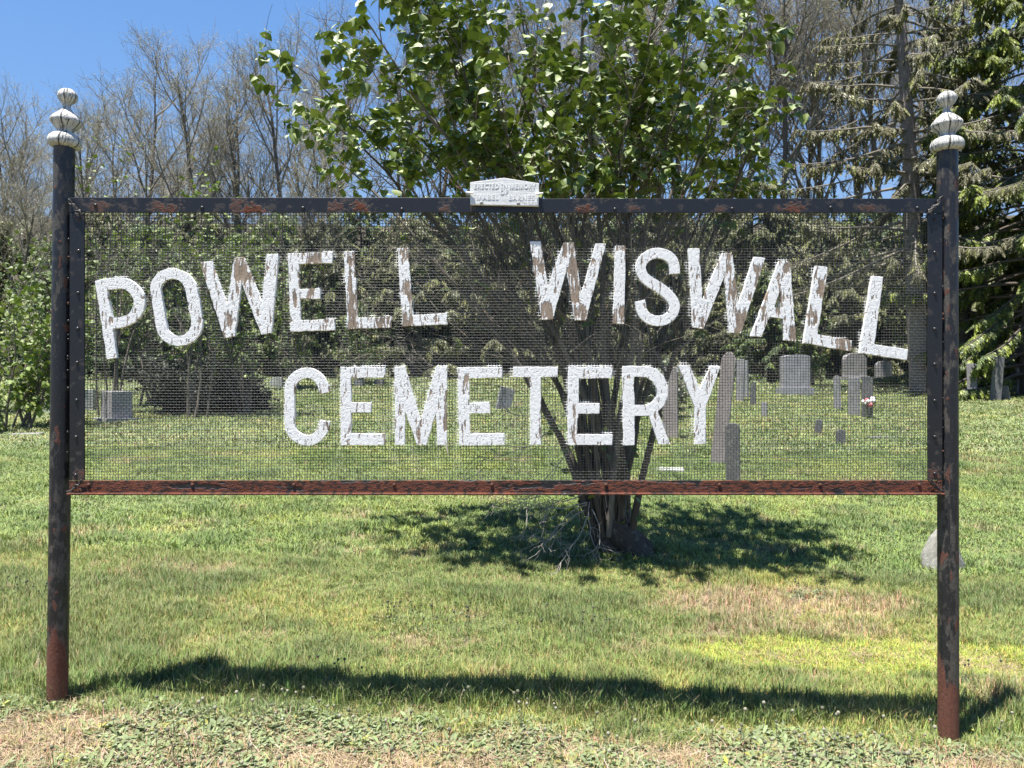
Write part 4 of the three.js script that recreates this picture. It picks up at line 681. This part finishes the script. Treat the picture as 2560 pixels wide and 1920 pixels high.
// conifers -------------------------------------------------------------
function sprayGeo(seed, L, droop) {                // a twig with side twigs, each a thin brush of needles (two crossed slivers)
  const r = rng(seed), b = new GB();
  const brush = (p, d, len, w) => { const u = perp(d, r), v = V(0, 0, 0).crossVectors(d, u), e = p.clone().addScaledVector(d, len), mdl = p.clone().addScaledVector(d, len * .45); const q = .75 + r() * .5, C = [q, q, q];
    for (const a of [u, v]) { const n = V(0, 0, 0).crossVectors(a, d); n.y = Math.abs(n.y) + .5; n.normalize(); const s = b.count; b.vert(p.x, p.y, p.z, n.x, n.y, n.z, 0, 0, C); b.vert(mdl.x + a.x * w, mdl.y + a.y * w, mdl.z + a.z * w, n.x, n.y, n.z, 0, 0, C); b.vert(e.x, e.y, e.z, n.x, n.y, n.z, 0, 0, C); b.vert(mdl.x - a.x * w, mdl.y - a.y * w, mdl.z - a.z * w, n.x, n.y, n.z, 0, 0, C); b.i.push(s, s + 1, s + 2, s, s + 2, s + 3); } };
  const n = 7; let p = V(0, 0, 0), d = V(1, 0, 0);
  for (let k = 0; k < n; k++) { d.y -= droop / n; d.normalize(); const q = p.clone().addScaledVector(d, L / n); brush(p, d, L / n * 1.5, .020); for (const s of [-1, 1]) { const e = V(d.x * .75, d.y - .15 - r() * .35 * droop, s * (.55 + r() * .4)).normalize(); brush(p, e, L * (.42 - .28 * k / n) * (.7 + r() * .5), .017); } p = q; }
  return b.geo();
}
const needleMat = leafy({ transmission: .2, roughness: .7 });
const sprays = [sprayGeo(1, .42, .9), sprayGeo(2, .36, 1.3)];
function conifer(seed, H, o) {
  const r = rng(seed), tk = new GB(), br = new GB(), inst = [[], []];
  const trunk = grow(tk, r, V(0, -.4, 0), V((o.lean || 0), 1, 0).normalize(), H, o.girth, 14, 12, .015, .02, null, .12), W = Math.floor((H - o.from) / o.gap);
  for (let w = 0; w < W; w++) {
    const t = (o.from + w * o.gap + (r() - .5) * .15) / H, q = at(trunk, t), len0 = o.reach * Math.pow(1 - t, .7) + .3, nb = o.per + Math.floor(r() * 2), a0 = r() * 6.28;
    for (let k = 0; k < nb; k++) {
      if (r() < (o.gaps || 0)) continue;
      const a = a0 + k / nb * 6.283 + (r() - .5) * .5, len = len0 * (.7 + r() * .45), d = V(Math.cos(a), lerp(o.pitch0, o.pitch1, t) + (r() - .5) * .45, Math.sin(a)).normalize(), pts = [q.p.clone()], rr = [.012 + len * .011], p = q.p.clone(), S = 7, dd = d.clone();
      for (let s = 0; s < S; s++) { dd.y += s < 4 ? -o.sag / S : o.sag * .9 / S; dd.addScaledVector(perp(dd, r), .05).normalize(); p.addScaledVector(dd, len / S); pts.push(p.clone()); rr.push(rr[0] * lerp(1, .18, (s + 1) / S)); }
      br.tube(pts, rr, 5, o.branch); const L = { pts, rr }, ns = Math.round(len * o.dense);
      for (let s = 0; s < ns; s++) {
        const u = lerp(o.inner, 1, Math.sqrt((s + r()) / ns)), e = at(L, u), side = (s % 2 ? 1 : -1) * (.35 + r() * .75) * (u > .96 ? .3 : 1), ya = Math.atan2(-e.d.z, e.d.x) + side;
        if (o.stub && r() < .35) br.tube([e.p, e.p.clone().add(V(Math.cos(-ya) * .25, -.10 - r() * .2, Math.sin(-ya) * .25))], [.006, .003], 3, o.branch);
        if (r() < (o.thin || 0)) continue;
        const sc = (.65 + r() * .6) * (o.spray || 1), c = r() < o.tipShare ? o.tip : o.needle, f = .75 + r() * .5;
        inst[s % 2].push({ p: e.p, ya, sc, tz: -.10 - r() * o.hang, tx: (r() - .5) * .7, c: c.map(v => v * f) });
      }
    }
  }
  return { trunk: tk.geo(), branches: br.geo(), inst };
}
function buildConifer(name, label, c, p, bark, group) {
  const g = thing(name, label, 'tree', p, group); part('trunk', c.trunk, bark, g); part('branches', c.branches, woodVC, g);
  c.inst.forEach((l, n) => { const m = new THREE.InstancedMesh(sprays[n], needleMat, l.length), M = new THREE.Matrix4(), Q = new THREE.Quaternion(), E = new THREE.Euler(), k = new THREE.Color(); l.forEach((q, i) => { E.set(q.tx, q.ya, q.tz, 'YZX'); Q.setFromEuler(E); M.compose(q.p, Q, V(q.sc, q.sc, q.sc)); m.setMatrixAt(i, M); m.setColorAt(i, k.setRGB(...q.c)); }); m.name = 'foliage'; m.userData.kind = 'stuff'; shadow(m); g.add(m); });
  return g;
}
{
  const spruce = conifer(41, 17, { from: 1.0, gap: .40, per: 6, reach: 4.6, girth: .30, pitch0: -.12, pitch1: .25, sag: .6, dense: 17, spray: 1.1, inner: .22, hang: .9, tipShare: .5, tip: [.25, .30, .05], needle: [.10, .14, .035], branch: [.11, .09, .075], stub: true });
  const s1 = buildConifer('spruce_tree', 'big green spruce with layered drooping boughs over the leaning slabs', spruce, atDist(2225, 23.5), barkGrey); s1.rotation.y = .6;
  const old = conifer(42, 18, { from: 4.6, gap: .46, per: 5, reach: 5.0, girth: .36, lean: -.06, pitch0: -.10, pitch1: .2, sag: .5, dense: 11, inner: .10, hang: 1.2, tipShare: .25, tip: [.19, .20, .06], needle: [.125, .12, .055], branch: [.19, .17, .14], thin: .18, gaps: .1, stub: true, spray: 1 });
  buildConifer('old_spruce', 'old sparse spruce with thick pale trunk and long level olive branches', old, atDist(1992, 24.5), barkPale);
  const s4 = buildConifer('slim_spruce', 'slim spruce with bright hanging shoots behind the iron post', conifer(44, 15, { from: 3.0, gap: .45, per: 5, reach: 3.0, girth: .22, pitch0: -.1, pitch1: .25, sag: .5, dense: 9, inner: .2, hang: .9, tipShare: .45, tip: [.24, .29, .05], needle: [.10, .14, .035], branch: [.13, .11, .09], thin: .1, stub: true }), atDist(2082, 26), barkGrey);
  // dark young hemlocks that close the view along the wood's edge
  const hem = [conifer(51, 8, { from: .3, gap: .30, per: 6, reach: 2.6, girth: .10, pitch0: 0, pitch1: .3, sag: .5, dense: 8, inner: .15, hang: .7, tipShare: .3, tip: [.16, .22, .04], needle: [.075, .12, .03], branch: [.09, .075, .06], spray: 1.25 }), conifer(52, 8, { from: .3, gap: .32, per: 6, reach: 3.0, girth: .10, pitch0: .1, pitch1: .35, sag: .5, dense: 8, inner: .15, hang: .7, tipShare: .3, tip: [.19, .20, .06], needle: [.11, .12, .04], branch: [.10, .085, .07], spray: 1.3 })];
  const protoH = [], r = rng(515), lab = 'dark young hemlock closing the view along the wood edge';
  const spots = [[120, 34, 490, 0], [230, 36, 430, 1], [330, 33, 450, 0], [420, 37, 410, 1], [520, 34, 470, 0], [610, 37, 430, 0], [700, 34, 450, 1], [790, 38, 400, 0], [880, 35, 440, 1], [960, 38, 390, 0], [1060, 35, 450, 1], [1150, 38, 410, 0], [1250, 36, 430, 1], [1350, 38, 380, 0], [1450, 36, 410, 1], [1540, 38, 430, 0], [1620, 35, 360, 1], [1700, 37, 420, 0], [1780, 34, 440, 1], [1860, 37, 400, 0], [1930, 34, 520, 1], [2020, 36, 460, 0], [2110, 34, 520, 1], [2200, 36, 450, 0], [20, 38, 450, 1], [1660, 30, 560, 0], [1590, 33, 600, 1], [2060, 29, 640, 1], [2140, 28, 660, 0]];
  for (const [x, d, top, k] of spots) { const p = atDist(x, d), h = EYE.y + (830 - top) * D / FOC * d - p.y; const label = `${k ? 'olive brown' : 'dark green'} young hemlock at the wood edge ${x < 600 ? 'behind the evergreen shrubs' : x < 1100 ? 'behind the small far stones' : x < 1640 ? 'behind the lilac stems' : 'below the spruces'}`; let g; if (!protoH[k]) g = protoH[k] = buildConifer('young_hemlock', label, hem[k], p, barkDark, 'young hemlocks along the wood edge'); else { g = copyOf(protoH[k], label); g.position.copy(p); } const s = h / 8; g.scale.set(s * (1 + r() * .3), s, s * (1 + r() * .3)); g.rotation.y = r() * 6.28; }
}
// leafy shrubs -------------------------------------------------------------
function shrub(seed, H, o) {
  const r = rng(seed), wd = new GB(), inst = [];
  for (let k = 0; k < o.stems; k++) {
    const L = grow(wd, r, V((r() - .5) * .5, -.15, (r() - .5) * .5), V((r() - .5) * o.spread, 1, (r() - .5) * o.spread).normalize(), H * (.75 + r() * .35), o.rad * (.6 + r() * .7), 9, 5, .09, .04, o.bark, .25);
    for (let a = 0; a < o.br; a++) { const q = at(L, o.low + (1 - o.low) * (a + r()) / o.br), L2 = grow(wd, r, q.p, off(q.d, .5 + r() * .6, r), H * (.14 + r() * .16), Math.max(.006, q.r * .5), 4, 4, .16, .03, o.bark, .4);
      for (let c = 0; c < o.tw; c++) { const e = at(L2, .2 + .8 * (c + r()) / o.tw), L3 = grow(wd, r, e.p, off(e.d, .5 + r() * .6, r), .15 + r() * .3, .004, 2, 3, .2, 0, o.bark, .5); if (r() > o.leafy) continue; const n = o.n; for (let m = 0; m < n; m++) { const d = off(L3.d, .6 + r() * .8, r); d.y -= .25; d.normalize(); inst.push({ p: L3.pts[2].clone().lerp(L3.pts[0], r() * .9), d, s: o.leaf * (.65 + r() * .7), roll: (r() - .5) * 2 }); } } }
  }
  return { wood: wd.geo(), inst };
}
const shrubLeaf = leafGeo(800, .1);
function buildShrub(name, label, s, p, tints, group, seed) {
  const r = rng(seed), g = thing(name, label, 'shrub', p, group); part('stems', s.wood, woodVC, g);
  const m = new THREE.InstancedMesh(shrubLeaf, new THREE.MeshPhysicalMaterial({ roughness: .6, transmission: .42, thickness: 0, side: THREE.DoubleSide }), s.inst.length), M = new THREE.Matrix4(), Q = new THREE.Quaternion(), X = V(0, 0, 0), Z = V(0, 0, 0), c = new THREE.Color();
  s.inst.forEach((l, k) => { Z.copy(UPV).addScaledVector(l.d, -l.d.y); if (Z.lengthSq() < .02) Z.set(0, 0, 1); Z.normalize(); X.crossVectors(l.d, Z).normalize(); Z.crossVectors(X, l.d); M.makeBasis(X, l.d, Z); Q.setFromRotationMatrix(M).multiply(new THREE.Quaternion().setFromAxisAngle(UPV, l.roll)); M.compose(l.p, Q, V(l.s, l.s, l.s)); m.setMatrixAt(k, M); const t = tints[Math.floor(r() * tints.length)], f = .8 + r() * .4; m.setColorAt(k, c.setRGB(t[0] * f, t[1] * f, t[2] * f)); });
  m.name = 'foliage'; m.userData.kind = 'stuff'; shadow(m); g.add(m); return g;
}
{
  const yg = [[.19, .27, .035], [.25, .33, .05], [.14, .21, .03]], mg = [[.13, .20, .03], [.17, .24, .04], [.095, .15, .025]], dk = [[.028, .045, .018], [.04, .06, .022], [.022, .036, .015]];
  const bk = [.15, .125, .10];
  const hgt = (p, top) => EYE.y + (830 - top) * D / FOC * (EYE.z - p.z) - p.y;
  const mk = (x, d, top, seed, o, tints, name, label, group) => { const p = atDist(x, d), H = hgt(p, top); return buildShrub(name, label, shrub(seed, H * .78, { stems: 11, spread: .8, rad: .03, br: 9, tw: 5, low: .2, leafy: .85, n: 5, leaf: .10, bark: bk, ...o }), p, tints, group, seed + 5); };
  mk(45, 15, 560, 901, { stems: 9, low: .12, n: 5, leafy: .95, spread: .9 }, yg, 'leafy_shrub', 'dense yellow green shrub beside the black post, branches drooping over the lawn');
  mk(-20, 18, 470, 907, { stems: 8, n: 4, low: .2 }, mg, 'leafy_shrub', 'taller mid green shrub behind the yellow green one');
  mk(230, 17, 255, 902, { stems: 6, leafy: .42, n: 3, low: .35, spread: .5, leaf: .09 }, yg, 'young_tree', 'thin young tree with scattered yellow green leaves behind the iron post');
  mk(430, 17, 285, 903, { stems: 6, leafy: .9, n: 4, low: .45, spread: .42, leaf: .09 }, yg, 'young_tree', 'young tree with a bright clump of yellow green leaves');
  mk(320, 20, 400, 904, { stems: 9, leafy: .8, low: .2 }, mg, 'leafy_shrub', 'mid green shrub between two young trees');
  mk(540, 18, 410, 905, { stems: 8, leafy: .8, low: .25, spread: .6 }, yg, 'leafy_shrub', 'yellow green shrub behind the first letters E and L');
  mk(150, 22, 420, 906, { stems: 9, leafy: .75, low: .2 }, mg, 'leafy_shrub', 'mid green shrub behind the thin young tree');
  mk(640, 26, 520, 908, { stems: 9, leafy: .8, low: .1 }, mg, 'leafy_shrub', 'low mid green shrub at the wood edge by the pillar stone');
  mk(780, 28, 600, 909, { stems: 8, leafy: .8, low: .1 }, mg, 'leafy_shrub', 'low shrub behind the small row of gravestones');
  mk(1440, 17, 745, 910, { stems: 7, leafy: .9, low: .2, n: 4, spread: 1.0 }, [[.34, .36, .27], [.26, .30, .18], [.14, .19, .08]], 'pale_shrub', 'pale grey green shrub above the white letters R and Y');
  mk(1760, 27, 640, 911, { stems: 9, leafy: .9, low: .1 }, mg, 'leafy_shrub', 'round green shrub behind the wide granite monument');
  mk(1650, 40, 270, 912, { stems: 8, leafy: .9, low: .3, n: 5, leaf: .16, spread: .5 }, [[.06, .11, .02], [.08, .14, .025]], 'leafy_tree', 'rounded dark green tree beyond the lilac');
  mk(2100, 24, 720, 913, { stems: 8, leafy: .9, low: .1, spread: 1.1 }, [[.10, .15, .03], [.13, .19, .04]], 'leafy_shrub', 'low green shrub under spruce boughs behind the leaning slabs');
  mk(410, 18.3, 725, 914, { stems: 22, leafy: 1, low: .05, n: 8, spread: 2.4, leaf: .07, tw: 7 }, dk, 'dark_evergreen_shrub', 'wide dark evergreen shrub shading the lawn behind the white letter O');
  mk(535, 18.8, 800, 915, { stems: 14, leafy: 1, low: .05, n: 8, spread: 2.2, leaf: .07, tw: 6 }, dk, 'dark_evergreen_shrub', 'low dark evergreen shrub next to the wide dark one');
}
renderer.render(scene, camera);
